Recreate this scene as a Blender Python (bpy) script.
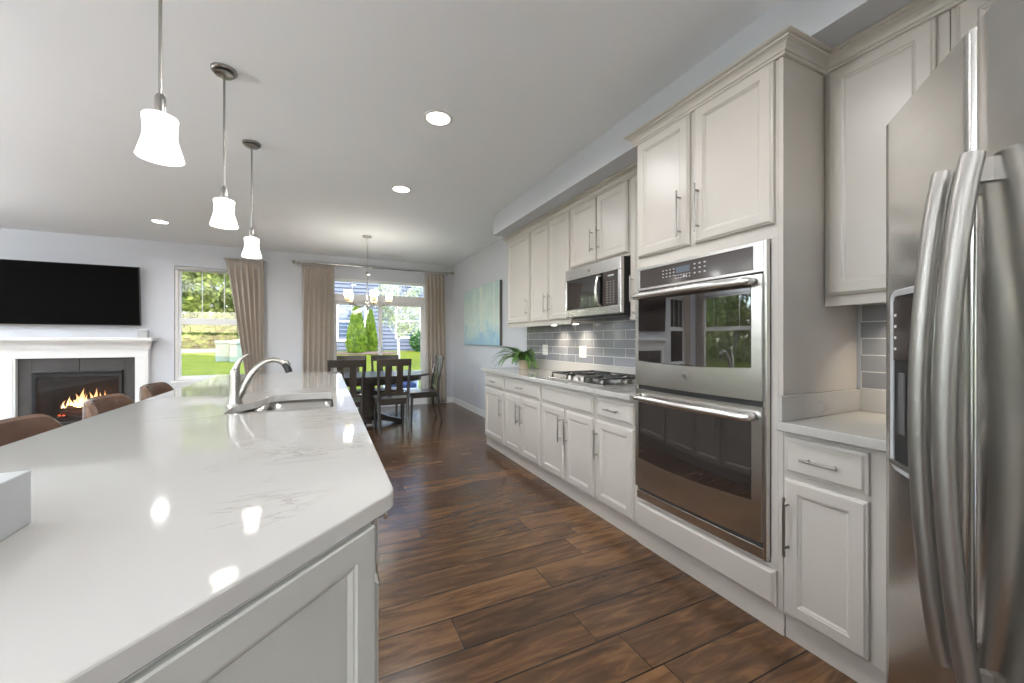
import bpy, bmesh, math, random
from mathutils import Vector, Matrix, geometry, noise
random.seed(7)
for o in list(bpy.data.objects): bpy.data.objects.remove(o)
scene = bpy.context.scene
COL = scene.collection
PI = math.pi
# ------------------------------------------------------------------ camera
TH = math.atan(186/397)
CAMH = 1.25
cd = bpy.data.cameras.new('camera'); cam = bpy.data.objects.new('camera', cd); COL.objects.link(cam)
cam.location = (0, 0, CAMH); cam.rotation_euler = (PI/2, 0, -TH)
cd.sensor_width = 36; cd.lens = 36*397/1024; cd.shift_y = -0.0012; cd.clip_start = .03; cd.clip_end = 300
scene.camera = cam
# ------------------------------------------------------------------ light
scene.view_settings.view_transform = 'Standard'; scene.view_settings.look = 'None'
scene.view_settings.gamma = 1; scene.view_settings.use_curve_mapping = False
scene.view_settings.exposure = 0.90
w = bpy.data.worlds.new('sky'); scene.world = w; w.use_nodes = True
wn = w.node_tree; bg = wn.nodes['Background']
sky = wn.nodes.new('ShaderNodeTexSky'); sky.sky_type = 'NISHITA'; sky.sun_disc = False
sky.sun_elevation = math.radians(48); sky.sun_rotation = math.radians(200); sky.air_density = 1.0; sky.dust_density = 1.5; sky.ozone_density = 1.2
wn.links.new(sky.outputs[0], bg.inputs[0]); bg.inputs[1].default_value = 0.85
sd = bpy.data.lights.new('sun', 'SUN'); sun = bpy.data.objects.new('sun', sd); COL.objects.link(sun)
sd.energy = 1.5; sd.angle = .01; sd.color = (1, .95, .86)
sun.rotation_euler = (math.radians(42), 0, math.radians(20))
DL_POWER = 9
DLS = [(.69, 2.655), (.68, 4.06), (.69, 1.25), (.69, -1.7), (-1.91, 6.47), (-4.6, 6.2), (-4.6, 3.6), (-4.6, 1.0), (-1.9, -.6), (-1.9, -2.2), (-4.6, -1.6)]
def area(name, loc, rot, sx, sy, e, col=(1, 1, 1), shape='RECTANGLE', spread=PI):
    l = bpy.data.lights.new(name, 'AREA'); l.shape = shape; l.size = sx; l.size_y = sy; l.energy = e; l.color = col; l.spread = spread
    o = bpy.data.objects.new(name, l); COL.objects.link(o); o.location = loc; o.rotation_euler = rot
    return o
for i, (x, y) in enumerate(DLS):
    area('downlight_lamp', (x, y, 2.742), (0, 0, 0), .13, .13, DL_POWER, (.98, .98, 1), 'DISK', math.radians(170))
ADDED_UPLIGHTS = [(-1.8, -1.5, 75), (1.2, -2.4, 20), (-4.2, 2.0, 190), (-5.2, 4.6, 120)]  # unseen uplights, added to bounce fill light off the ceiling
for x, y, e in ADDED_UPLIGHTS: area('added_uplight_lamp', (x, y, 1.80), (PI, 0, 0), .24, .24, e, (.93, .965, 1), 'DISK')
# daylight entering by the glazing (sky portals)
def portal(loc, rot, sx, sy):
    o = area('sky_portal', loc, rot, sx, sy, 1); o.data.cycles.is_portal = True
YF, XR, ZC, XL, YB = 7.77, 2.33, 2.76, -6.2, -3.6
portal((.93, YF+.2, 1.2), (-PI/2, 0, 0), 1.7, 2.35)
portal((-1.6, YF+.2, 1.5), (-PI/2, 0, 0), .95, 1.75)
portal((-4.9, YF+.2, 1.5), (-PI/2, 0, 0), .95, 1.75)
ADDED_BACK_WIN = [(-5.6, -3.2, .5, 2.45), (-2.4, -.2, .5, 2.45)]  # unseen windows, put in for daylight from behind the camera
for a, b, c, d in ADDED_BACK_WIN: portal(((a+b)/2, YB-.2, (c+d)/2), (PI/2, 0, 0), b-a, d-c)
for yy, wy in ((6.3, 2.0), (3.3, 2.6), (.2, 2.6)): portal((XL-.2, yy, 1.35), (0, -PI/2, 0), 2.2, wy)

# ------------------------------------------------------------------ materials
def new_mat(name):
    m = bpy.data.materials.new(name); m.use_nodes = True
    return m, m.node_tree, m.node_tree.nodes['Principled BSDF']
def pmat(name, col, rough=.5, metal=0, spec=.5, noise_amt=0, nscale=8, bump=0, bscale=60, coat=0, stretch=None):
    m, t, b = new_mat(name)
    b.inputs['Base Color'].default_value = (*col, 1); b.inputs['Roughness'].default_value = rough
    b.inputs['Metallic'].default_value = metal; b.inputs['Specular IOR Level'].default_value = spec
    b.inputs['Coat Weight'].default_value = coat
    tc = t.nodes.new('ShaderNodeTexCoord'); mp = t.nodes.new('ShaderNodeMapping'); t.links.new(tc.outputs['Object'], mp.inputs[0])
    if stretch: mp.inputs['Scale'].default_value = stretch
    n = t.nodes.new('ShaderNodeTexNoise'); n.inputs['Scale'].default_value = nscale; n.inputs['Detail'].default_value = 4
    t.links.new(mp.outputs[0], n.inputs['Vector'])
    r = t.nodes.new('ShaderNodeMix'); r.data_type = 'RGBA'; k = noise_amt
    r.inputs[6].default_value = (*[c*(1-k) for c in col], 1); r.inputs[7].default_value = (*[min(1, c*(1+k)) for c in col], 1)
    t.links.new(n.outputs['Fac'], r.inputs[0]); t.links.new(r.outputs[2], b.inputs['Base Color'])
    if bump:
        n2 = t.nodes.new('ShaderNodeTexNoise'); n2.inputs['Scale'].default_value = bscale; n2.inputs['Detail'].default_value = 3
        t.links.new(mp.outputs[0], n2.inputs['Vector'])
        bp = t.nodes.new('ShaderNodeBump'); bp.inputs['Strength'].default_value = bump; bp.inputs['Distance'].default_value = .01
        t.links.new(n2.outputs['Fac'], bp.inputs['Height']); t.links.new(bp.outputs[0], b.inputs['Normal'])
    return m
def emat(name, col, strength, base=(.8, .8, .8)):
    m, t, b = new_mat(name); b.inputs['Base Color'].default_value = (*base, 1)
    b.inputs['Emission Color'].default_value = (*col, 1); b.inputs['Emission Strength'].default_value = strength
    return m
M = {}
M['wall'] = pmat('wall_paint', (.57, .588, .625), .75, noise_amt=.015, nscale=2, bump=.02, bscale=250)
M['ceil'] = pmat('ceiling_paint', (.84, .865, .895), .85, noise_amt=.01, nscale=2, bump=.02, bscale=200)
M['white'] = pmat('white_trim_paint', (.78, .78, .775), .4, noise_amt=.01)
M['cab'] = pmat('greige_cabinet_paint', (.50, .468, .425), .34, noise_amt=.015, nscale=3)
M['cabi'] = pmat('grey_island_paint', (.40, .395, .36), .36, noise_amt=.015, nscale=3)
M['steel'] = pmat('brushed_steel', (.66, .645, .62), .2, 1, noise_amt=.06, nscale=3, bump=.03, bscale=30, stretch=(1, 1, 40))
M['steelh'] = pmat('brushed_steel_level', (.68, .665, .64), .22, 1, noise_amt=.06, nscale=3, bump=.03, bscale=30, stretch=(1, 30, 40))
M['nickel'] = pmat('brushed_nickel', (.36, .345, .32), .3, 1, noise_amt=.04)
M['dark'] = pmat('black_plastic', (.015, .015, .016), .35, noise_amt=.1)
M['iron'] = pmat('cast_iron', (.02, .02, .021), .42, noise_amt=.2, bump=.1)
M['bglass'] = pmat('black_oven_glass', (.022, .018, .017), .02, 0, .5, noise_amt=.1); M['bglass'].node_tree.nodes['Principled BSDF'].inputs['IOR'].default_value = 2.3
M['panel'] = pmat('black_control_panel', (.05, .04, .036), .09, 0, .7, noise_amt=.1)
M['mark'] = pmat('pale_legend_print', (.45, .45, .46), .5)
M['lcd'] = pmat('grey_display_glass', (.10, .12, .15), .2)
M['tv'] = pmat('television_screen', (.0012, .0012, .0012), .6, 0, .05)
M['espresso'] = pmat('espresso_stained_wood', (.040, .031, .024), .3, noise_amt=.35, nscale=6, stretch=(1, 1, 8), coat=.2)
M['leather'] = pmat('worn_brown_leather', (.15, .088, .062), .2, noise_amt=.55, nscale=9, bump=.12, bscale=30)
M['canvas_side'] = pmat('grey_canvas_edge', (.10, .095, .085), .8, noise_amt=.1)
M['curtain'] = pmat('taupe_curtain_fabric', (.47, .415, .365), .8, noise_amt=.06, nscale=40, bump=.1, bscale=400)
M['pot'] = pmat('cream_ceramic', (.62, .53, .40), .5, noise_amt=.15, nscale=30)
M['soil'] = pmat('potting_soil', (.03, .02, .012), .9, noise_amt=.4)
M['fern'] = pmat('fern_green', (.085, .19, .035), .45, noise_amt=.45, nscale=20)
M['slate'] = pmat('dark_slate_tile', (.062, .058, .056), .16, noise_amt=.45, nscale=3.5, bump=.05, bscale=8)
M['black'] = pmat('black_metal', (.012, .012, .013), .35, .3, noise_amt=.1)
M['brick'] = pmat('sooty_firebrick', (.035, .025, .02), .9, noise_amt=.4, nscale=12)
M['log'] = pmat('charred_log', (.11, .045, .03), .85, noise_amt=.6, nscale=14, bump=.6, bscale=30)
M['ember'] = emat('glowing_embers', (1, .16, .06), 1.0, (.15, .03, .02))
M['flame'] = emat('gas_flame', (1, .40, .09), 1.9)
M['flame_core'] = emat('gas_flame_core', (1, .80, .40), 6)
M['lens'] = emat('lit_lamp_lens', (1, .95, .88), 9)
M['plate'] = pmat('white_wall_plate', (.75, .74, .71), .35)
M['slot'] = pmat('dark_outlet_slot', (.08, .08, .08), .5)
M['siding'] = pmat('blue_grey_siding', (.085, .10, .13), .7, noise_amt=.06, nscale=3)
M['roof'] = pmat('grey_shingle', (.12, .12, .13), .9, noise_amt=.3, nscale=20)
M['owin'] = pmat('neighbour_window_glass', (.05, .075, .11), .08, 0, .8, noise_amt=.3, nscale=2)
M['bark'] = pmat('pale_bark', (.42, .38, .33), .85, noise_amt=.3, nscale=20, bump=.3)
M['mulch'] = pmat('brown_mulch', (.10, .065, .05), .95, noise_amt=.4, nscale=30, bump=.5)
M['road'] = pmat('grey_asphalt', (.17, .17, .185), .9, noise_amt=.1, nscale=3)
M['paver'] = pmat('pinkish_concrete_paving', (.30, .26, .24), .85, noise_amt=.12, nscale=6)
M['bin'] = pmat('sage_green_plastic', (.13, .175, .13), .5, noise_amt=.1)
M['bluecush'] = pmat('navy_cushion', (.035, .06, .13), .8, noise_amt=.2)
M['box'] = pmat('pale_grey_card', (.43, .44, .44), .5, noise_amt=.02)
M['knob'] = pmat('satin_knob', (.55, .53, .50), .3, .9)
# leaves, grass
def leafmat(name, cols, trans=.35, sc=3):
    m, t, b = new_mat(name)
    tc = t.nodes.new('ShaderNodeTexCoord'); n = t.nodes.new('ShaderNodeTexNoise'); n.inputs['Scale'].default_value = sc; n.inputs['Detail'].default_value = 6
    t.links.new(tc.outputs['Object'], n.inputs['Vector'])
    r = t.nodes.new('ShaderNodeValToRGB'); r.color_ramp.elements[0].position = .35; r.color_ramp.elements[1].position = .65
    r.color_ramp.elements[0].color = (*cols[0], 1); r.color_ramp.elements[1].color = (*cols[1], 1)
    t.links.new(n.outputs['Fac'], r.inputs[0]); t.links.new(r.outputs[0], b.inputs['Base Color']); b.inputs['Roughness'].default_value = .7; b.inputs['Specular IOR Level'].default_value = .1
    tr = t.nodes.new('ShaderNodeBsdfTranslucent'); t.links.new(r.outputs[0], tr.inputs[0])
    mx = t.nodes.new('ShaderNodeMixShader'); mx.inputs[0].default_value = trans
    t.links.new(b.outputs[0], mx.inputs[1]); t.links.new(tr.outputs[0], mx.inputs[2]); t.links.new(mx.outputs[0], t.nodes['Material Output'].inputs[0])
    return m
M['leaf'] = leafmat('bright_tree_leaves', ((.11, .165, .025), (.36, .40, .10)))
M['leafb'] = leafmat('blossoming_tree_leaves', ((.24, .30, .10), (.62, .62, .48)))
M['arb'] = leafmat('arborvitae_foliage', ((.06, .125, .01), (.19, .27, .03)), .2, 6)
M['bush'] = leafmat('dark_bush_leaves', ((.03, .09, .025), (.08, .17, .05)), .2, 6)
M['grass'] = leafmat('lawn_grass', ((.075, .105, .006), (.14, .16, .013)), 0, 5)
# glass : see-through pane with a real mirror coat
def glassmat(name, tint=(1, 1, 1), ior=1.45):
    m = bpy.data.materials.new(name); m.use_nodes = True; t = m.node_tree; t.nodes.clear()
    o = t.nodes.new('ShaderNodeOutputMaterial'); a = t.nodes.new('ShaderNodeBsdfTransparent'); a.inputs[0].default_value = (*tint, 1)
    g = t.nodes.new('ShaderNodeBsdfGlossy'); g.inputs['Roughness'].default_value = .0
    f = t.nodes.new('ShaderNodeFresnel'); f.inputs[0].default_value = ior
    x = t.nodes.new('ShaderNodeMixShader'); t.links.new(f.outputs[0], x.inputs[0]); t.links.new(a.outputs[0], x.inputs[1]); t.links.new(g.outputs[0], x.inputs[2])
    t.links.new(x.outputs[0], o.inputs[0]); return m
M['glass'] = glassmat('clear_window_pane')
M['fglass'] = glassmat('fireplace_glass', (.85, .82, .8))
# quartz
def quartz():
    m, t, b = new_mat('veined_white_quartz')
    tc = t.nodes.new('ShaderNodeTexCoord'); mp = t.nodes.new('ShaderNodeMapping'); mp.inputs['Rotation'].default_value = (0, 0, .5); mp.inputs['Scale'].default_value = (.9, 2.6, 2)
    t.links.new(tc.outputs['Object'], mp.inputs[0])
    n1 = t.nodes.new('ShaderNodeTexNoise'); n1.inputs['Scale'].default_value = 3.6; n1.inputs['Detail'].default_value = 9; n1.inputs['Roughness'].default_value = .68; n1.inputs['Distortion'].default_value = 1.2
    t.links.new(mp.outputs[0], n1.inputs['Vector'])
    s = t.nodes.new('ShaderNodeMath'); s.operation = 'SUBTRACT'; s.inputs[1].default_value = .5; t.links.new(n1.outputs['Fac'], s.inputs[0])
    a = t.nodes.new('ShaderNodeMath'); a.operation = 'ABSOLUTE'; t.links.new(s.outputs[0], a.inputs[0])
    r = t.nodes.new('ShaderNodeMapRange'); r.inputs[1].default_value = 0; r.inputs[2].default_value = .030; r.inputs[3].default_value = 1; r.inputs[4].default_value = 0
    t.links.new(a.outputs[0], r.inputs[0])
    n2 = t.nodes.new('ShaderNodeTexNoise'); n2.inputs['Scale'].default_value = 1.7; n2.inputs['Detail'].default_value = 3; t.links.new(tc.outputs['Object'], n2.inputs['Vector'])
    r2 = t.nodes.new('ShaderNodeMapRange'); r2.inputs[1].default_value = .57; r2.inputs[2].default_value = .66; t.links.new(n2.outputs['Fac'], r2.inputs[0])
    mu = t.nodes.new('ShaderNodeMath'); mu.operation = 'MULTIPLY'; t.links.new(r.outputs[0], mu.inputs[0]); t.links.new(r2.outputs[0], mu.inputs[1])
    mu2 = t.nodes.new('ShaderNodeMath'); mu2.operation = 'MULTIPLY'; mu2.inputs[1].default_value = .62; t.links.new(mu.outputs[0], mu2.inputs[0])
    x = t.nodes.new('ShaderNodeMix'); x.data_type = 'RGBA'; x.inputs[6].default_value = (.44, .425, .40, 1); x.inputs[7].default_value = (.21, .19, .17, 1)
    t.links.new(mu2.outputs[0], x.inputs[0]); t.links.new(x.outputs[2], b.inputs['Base Color'])
    b.inputs['Roughness'].default_value = .05; b.inputs['Specular IOR Level'].default_value = .6
    return m
M['quartz'] = quartz()
def mnode(t, op, a, b=None, c=None):
    n = t.nodes.new('ShaderNodeMath'); n.operation = op
    for i, v in enumerate((a, b, c)):
        if v is None: continue
        if isinstance(v, (int, float)): n.inputs[i].default_value = v
        else: t.links.new(v, n.inputs[i])
    return n.outputs[0]
def floor_mat():
    m, t, b = new_mat('walnut_plank_floor')
    tc = t.nodes.new('ShaderNodeTexCoord'); sp = t.nodes.new('ShaderNodeSeparateXYZ'); t.links.new(tc.outputs['Object'], sp.inputs[0])
    X, Y = sp.outputs[0], sp.outputs[1]
    W, L = .197, 1.22
    v = mnode(t, 'DIVIDE', mnode(t, 'SUBTRACT', Y, 1.535), W); row = mnode(t, 'FLOOR', v)
    wr = t.nodes.new('ShaderNodeTexWhiteNoise'); wr.noise_dimensions = '1D'; t.links.new(row, wr.inputs['W'])
    u = mnode(t, 'ADD', mnode(t, 'DIVIDE', X, L), wr.outputs['Value']); colm = mnode(t, 'FLOOR', u)
    cb = t.nodes.new('ShaderNodeCombineXYZ'); t.links.new(row, cb.inputs[0]); t.links.new(colm, cb.inputs[1])
    wp = t.nodes.new('ShaderNodeTexWhiteNoise'); wp.noise_dimensions = '2D'; t.links.new(cb.outputs[0], wp.inputs['Vector'])
    fv = mnode(t, 'FRACT', v); fu = mnode(t, 'FRACT', u)
    ev = mnode(t, 'MULTIPLY', mnode(t, 'MINIMUM', fv, mnode(t, 'SUBTRACT', 1, fv)), W)
    eu = mnode(t, 'MULTIPLY', mnode(t, 'MINIMUM', fu, mnode(t, 'SUBTRACT', 1, fu)), L)
    seam = mnode(t, 'LESS_THAN', mnode(t, 'MINIMUM', mnode(t, 'MULTIPLY', ev, .6), eu), .0019)
    off = t.nodes.new('ShaderNodeCombineXYZ'); t.links.new(mnode(t, 'MULTIPLY', X, 1.1), off.inputs[0]); t.links.new(mnode(t, 'MULTIPLY', Y, 7), off.inputs[1]); t.links.new(mnode(t, 'MULTIPLY', wp.outputs['Value'], 40), off.inputs[2])
    g = t.nodes.new('ShaderNodeTexNoise'); g.inputs['Scale'].default_value = 2.2; g.inputs['Detail'].default_value = 5; g.inputs['Roughness'].default_value = .58; g.inputs['Distortion'].default_value = 1.4
    t.links.new(off.outputs[0], g.inputs['Vector'])
    g2 = t.nodes.new('ShaderNodeTexNoise'); g2.inputs['Scale'].default_value = 9; g2.inputs['Detail'].default_value = 5; t.links.new(off.outputs[0], g2.inputs['Vector'])
    r = t.nodes.new('ShaderNodeValToRGB'); e = r.color_ramp.elements
    e[0].position = .3; e[0].color = (.050, .026, .014, 1); e[1].position = .72; e[1].color = (.20, .102, .042, 1)
    k = r.color_ramp.elements.new(.5); k.color = (.098, .050, .024, 1)
    f = mnode(t, 'ADD', mnode(t, 'MULTIPLY', g.outputs['Fac'], .93), mnode(t, 'MULTIPLY', g2.outputs['Fac'], .07))
    f = mnode(t, 'ADD', f, mnode(t, 'MULTIPLY', mnode(t, 'SUBTRACT', wp.outputs['Value'], .5), .24))
    t.links.new(f, r.inputs[0])
    x = t.nodes.new('ShaderNodeMix'); x.data_type = 'RGBA'; t.links.new(seam, x.inputs[0]); t.links.new(r.outputs[0], x.inputs[6]); x.inputs[7].default_value = (.012, .008, .006, 1)
    t.links.new(x.outputs[2], b.inputs['Base Color'])
    b.inputs['Roughness'].default_value = .27; t.links.new(mnode(t, 'ADD', mnode(t, 'MULTIPLY', g.outputs['Fac'], .10), .16), b.inputs['Roughness'])
    bp = t.nodes.new('ShaderNodeBump'); bp.inputs['Strength'].default_value = .12; bp.inputs['Distance'].default_value = .002
    t.links.new(mnode(t, 'SUBTRACT', 1, seam), bp.inputs['Height']); t.links.new(bp.outputs[0], b.inputs['Normal'])
    return m
M['floor'] = floor_mat()
def tile_mat():
    m, t, b = new_mat('grey_glass_subway_tile')
    tc = t.nodes.new('ShaderNodeTexCoord'); sp = t.nodes.new('ShaderNodeSeparateXYZ'); t.links.new(tc.outputs['Object'], sp.inputs[0])
    cb = t.nodes.new('ShaderNodeCombineXYZ'); t.links.new(sp.outputs[1], cb.inputs[0]); t.links.new(sp.outputs[2], cb.inputs[1])
    mp = t.nodes.new('ShaderNodeMapping'); mp.inputs['Location'].default_value = (.04, -1.022, 0); t.links.new(cb.outputs[0], mp.inputs[0])
    br = t.nodes.new('ShaderNodeTexBrick'); br.offset = .5
    for k, v in (('Scale', 1), ('Mortar Size', .0022), ('Mortar Smooth', .1), ('Bias', 0), ('Brick Width', .30), ('Row Height', .079)): br.inputs[k].default_value = v
    br.inputs['Color1'].default_value = (.20, .205, .225, 1); br.inputs['Color2'].default_value = (.26, .265, .285, 1); br.inputs['Mortar'].default_value = (.62, .62, .60, 1)
    t.links.new(mp.outputs[0], br.inputs['Vector']); t.links.new(br.outputs['Color'], b.inputs['Base Color'])
    t.links.new(mnode(t, 'ADD', mnode(t, 'MULTIPLY', br.outputs['Fac'], .5), .06), b.inputs['Roughness'])
    n = t.nodes.new('ShaderNodeTexNoise'); n.inputs['Scale'].default_value = 14; t.links.new(tc.outputs['Object'], n.inputs['Vector'])
    bp = t.nodes.new('ShaderNodeBump'); bp.inputs['Strength'].default_value = .35; bp.inputs['Distance'].default_value = .004
    t.links.new(mnode(t, 'SUBTRACT', mnode(t, 'MULTIPLY', n.outputs['Fac'], .5), br.outputs['Fac']), bp.inputs['Height']); t.links.new(bp.outputs[0], b.inputs['Normal'])
    return m
M['tile'] = tile_mat()
def art_mat():
    m, t, b = new_mat('painted_canvas_pale_trunks')
    tc = t.nodes.new('ShaderNodeTexCoord'); sp = t.nodes.new('ShaderNodeSeparateXYZ'); t.links.new(tc.outputs['Object'], sp.inputs[0])
    n = t.nodes.new('ShaderNodeTexNoise'); n.inputs['Scale'].default_value = 5; n.inputs['Detail'].default_value = 8; t.links.new(tc.outputs['Object'], n.inputs['Vector'])
    r = t.nodes.new('ShaderNodeValToRGB'); e = r.color_ramp.elements; e[0].position = .05; e[0].color = (.32, .52, .66, 1); e[1].position = .95; e[1].color = (.44, .58, .57, 1)
    k = e.new(.4); k.color = (.60, .71, .66, 1); k = e.new(.7); k.color = (.53, .64, .58, 1)
    t.links.new(mnode(t, 'ADD', mnode(t, 'DIVIDE', mnode(t, 'SUBTRACT', sp.outputs[2], 1.17), .97), mnode(t, 'MULTIPLY', mnode(t, 'SUBTRACT', n.outputs['Fac'], .5), .9)), r.inputs[0])
    wv = t.nodes.new('ShaderNodeTexNoise'); wv.noise_dimensions = '1D'; wv.inputs['Scale'].default_value = 7; wv.inputs['Detail'].default_value = 2
    t.links.new(mnode(t, 'ADD', sp.outputs[1], mnode(t, 'MULTIPLY', n.outputs['Fac'], .02)), wv.inputs['W'])
    tr = mnode(t, 'MULTIPLY', mnode(t, 'GREATER_THAN', wv.outputs['Fac'], .60), mnode(t, 'GREATER_THAN', sp.outputs[2], 1.38))
    x = t.nodes.new('ShaderNodeMix'); x.data_type = 'RGBA'; t.links.new(mnode(t, 'MULTIPLY', tr, .7), x.inputs[0]); t.links.new(r.outputs[0], x.inputs[6]); x.inputs[7].default_value = (.66, .72, .64, 1)
    t.links.new(x.outputs[2], b.inputs['Base Color']); b.inputs['Roughness'].default_value = .5
    return m
M['art'] = art_mat()
def shade_mat():   # lit alabaster glass, warmer at its lower end
    m, t, b = new_mat('lit_opal_glass_shade'); b.inputs['Base Color'].default_value = (.8, .78, .72, 1)
    b.inputs['Emission Color'].default_value = (1, .96, .89, 1); b.inputs['Emission Strength'].default_value = 2.0; b.inputs['Roughness'].default_value = .3
    return m
M['shade'] = shade_mat()
M['shade_small'] = M['shade'].copy(); M['shade_small'].name = 'lit_opal_cylinder_shade'; M['shade_small'].node_tree.nodes['Principled BSDF'].inputs['Emission Strength'].default_value = 12
M['amber'] = emat('lit_amber_glass_foot', (1, .70, .34), .9, (.7, .5, .3))

# ------------------------------------------------------------------ geometry helpers
class MB:
    def __init__(s): s.v = []; s.f = []
    def add(s, vs, fs):
        k = len(s.v); s.v += [tuple(p) for p in vs]; s.f += [tuple(i+k for i in f) for f in fs]; return s
    def box(s, x0, x1, y0, y1, z0, z1):
        x0, x1 = sorted((x0, x1)); y0, y1 = sorted((y0, y1)); z0, z1 = sorted((z0, z1))
        return s.add([(x0,y0,z0),(x1,y0,z0),(x1,y1,z0),(x0,y1,z0),(x0,y0,z1),(x1,y0,z1),(x1,y1,z1),(x0,y1,z1)],
                     [(0,3,2,1),(4,5,6,7),(0,1,5,4),(1,2,6,5),(2,3,7,6),(3,0,4,7)])
    def prism(s, poly, z0, z1):
        n = len(poly)
        return s.add([(x,y,z0) for x,y in poly]+[(x,y,z1) for x,y in poly],
                     [tuple(range(n-1,-1,-1)), tuple(range(n,2*n))]+[(i,(i+1)%n,n+(i+1)%n,n+i) for i in range(n)])
    def extrude(s, pts, vec):
        n = len(pts); p = [Vector(q) for q in pts]; d = Vector(vec)
        return s.add(p+[q+d for q in p], [tuple(range(n-1,-1,-1)), tuple(range(n,2*n))]+[(i,(i+1)%n,n+(i+1)%n,n+i) for i in range(n)])
    def tube(s, path, r, seg=10, cap=True, flat=1.0):
        P = [Vector(p) for p in path]; n = len(P); R = r if isinstance(r, (list, tuple)) else [r]*n
        up = None; rings = []
        for i, p in enumerate(P):
            d = (P[min(i+1, n-1)]-P[max(i-1, 0)]).normalized()
            if up is None: up = Vector((0,0,1)) if abs(d.z) < .9 else Vector((0,1,0))
            a = d.cross(up).normalized(); b = a.cross(d).normalized(); up = b
            rings += [p+a*math.cos(2*PI*k/seg)*R[i]+b*math.sin(2*PI*k/seg)*R[i]*flat for k in range(seg)]
        fs = [(i*seg+k, i*seg+(k+1)%seg, (i+1)*seg+(k+1)%seg, (i+1)*seg+k) for i in range(n-1) for k in range(seg)]
        if cap: fs += [tuple(range(seg-1,-1,-1)), tuple(range((n-1)*seg, n*seg))]
        return s.add(rings, fs)
    def lathe(s, prof, c=(0,0,0), seg=24, cap0=True, cap1=True, M4=None):
        vs = []
        for r, z in prof:
            for k in range(seg):
                p = Vector((r*math.cos(2*PI*k/seg), r*math.sin(2*PI*k/seg), z))
                if M4 is not None: p = M4 @ p
                vs.append(p+Vector(c))
        n = len(prof)
        fs = [(i*seg+k, i*seg+(k+1)%seg, (i+1)*seg+(k+1)%seg, (i+1)*seg+k) for i in range(n-1) for k in range(seg)]
        if cap0: fs.append(tuple(range(seg-1,-1,-1)))
        if cap1: fs.append(tuple(range((n-1)*seg, n*seg)))
        return s.add(vs, fs)
    def rings(s, x0, x1, z0, z1, prof):     # stepped front panel, facing -y ; prof = [(inset, y)]
        vs = []
        for ins, y in prof: vs += [(x0+ins,y,z0+ins),(x1-ins,y,z0+ins),(x1-ins,y,z1-ins),(x0+ins,y,z1-ins)]
        n = len(prof); fs = [(i*4+k, i*4+(k+1)%4, (i+1)*4+(k+1)%4, (i+1)*4+k) for i in range(n-1) for k in range(4)]
        fs += [(3,2,1,0), tuple(range((n-1)*4, n*4))]
        return s.add(vs, fs)
def obj(name, mb, mat, parent=None, bevel=0, smooth=False, kind=None, label=None, loc=None):
    me = bpy.data.meshes.new(name); me.from_pydata(mb.v, [], mb.f); me.validate()
    bm = bmesh.new(); bm.from_mesh(me); bmesh.ops.recalc_face_normals(bm, faces=bm.faces); bm.to_mesh(me); bm.free()
    me.materials.append(M[mat] if isinstance(mat, str) else mat)
    o = bpy.data.objects.new(name, me); COL.objects.link(o)
    if parent: o.parent = parent
    if loc: o.location = loc
    if smooth:
        for p in me.polygons: p.use_smooth = True
        if smooth == 'auto':
            md = o.modifiers.new('split', 'EDGE_SPLIT'); md.split_angle = math.radians(38)
    if bevel:
        b = o.modifiers.new('bevel', 'BEVEL'); b.width = bevel; b.segments = 2; b.limit_method = 'ANGLE'; b.angle_limit = math.radians(40)
    if kind: o['kind'] = kind
    if label: o['label'] = label
    return o
def tag(o, label, cat, group=None, kind=None):
    o['label'] = label; o['category'] = cat
    if group: o['group'] = group
    if kind: o['kind'] = kind
    return o
def thing(name, label, cat, loc=(0,0,0), rz=0, group=None):
    o = bpy.data.objects.new(name, None); COL.objects.link(o); o.location = loc; o.rotation_euler = (0,0,rz); o.empty_display_size = .1
    return tag(o, label, cat, group)
def struct(name, mb, mat, **k): return obj(name, mb, mat, kind='structure', **k)
def copy_tree(o, parent=None):
    c = o.copy(); COL.objects.link(c); c.parent = parent
    for ch in list(o.children): copy_tree(ch, c)
    return c
def rrect(x0, x1, y0, y1, r, n=5):
    if not isinstance(r, (list, tuple)): r = [r]*4
    out = []
    for (cx, cy, a, q) in ((x1, y1, 0, 0), (x0, y1, 90, 1), (x0, y0, 180, 2), (x1, y0, 270, 3)):
        rr = r[q]; sx = cx-rr if cx == x1 else cx+rr; sy = cy-rr if cy == y1 else cy+rr
        out += [(sx+rr*math.cos(math.radians(a+90*i/n)), sy+rr*math.sin(math.radians(a+90*i/n))) for i in range(n+1)]
    return out
def offset(poly, d):    # inwards for ccw
    n = len(poly); out = []
    for i in range(n):
        a, b, c = Vector(poly[i-1]), Vector(poly[i]), Vector(poly[(i+1) % n])
        e1 = (b-a).normalized(); e2 = (c-b).normalized(); n1 = Vector((-e1.y, e1.x)); n2 = Vector((-e2.y, e2.x))
        m = (n1+n2); m = m/max(.2, m.length_squared)*2
        out.append(tuple(b+m*d))
    return out
def round_poly(poly, rad, n=5):
    out = []
    for i in range(len(poly)):
        a, b, c = Vector(poly[i-1]), Vector(poly[i]), Vector(poly[(i+1) % len(poly)])
        r = rad[i]
        if r == 0: out.append(tuple(b)); continue
        p, q = b+(a-b).normalized()*r, b+(c-b).normalized()*r
        for k in range(n+1):
            t = k/n; out.append(tuple(p*(1-t)**2+b*2*t*(1-t)+q*t*t))
    return out
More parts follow.
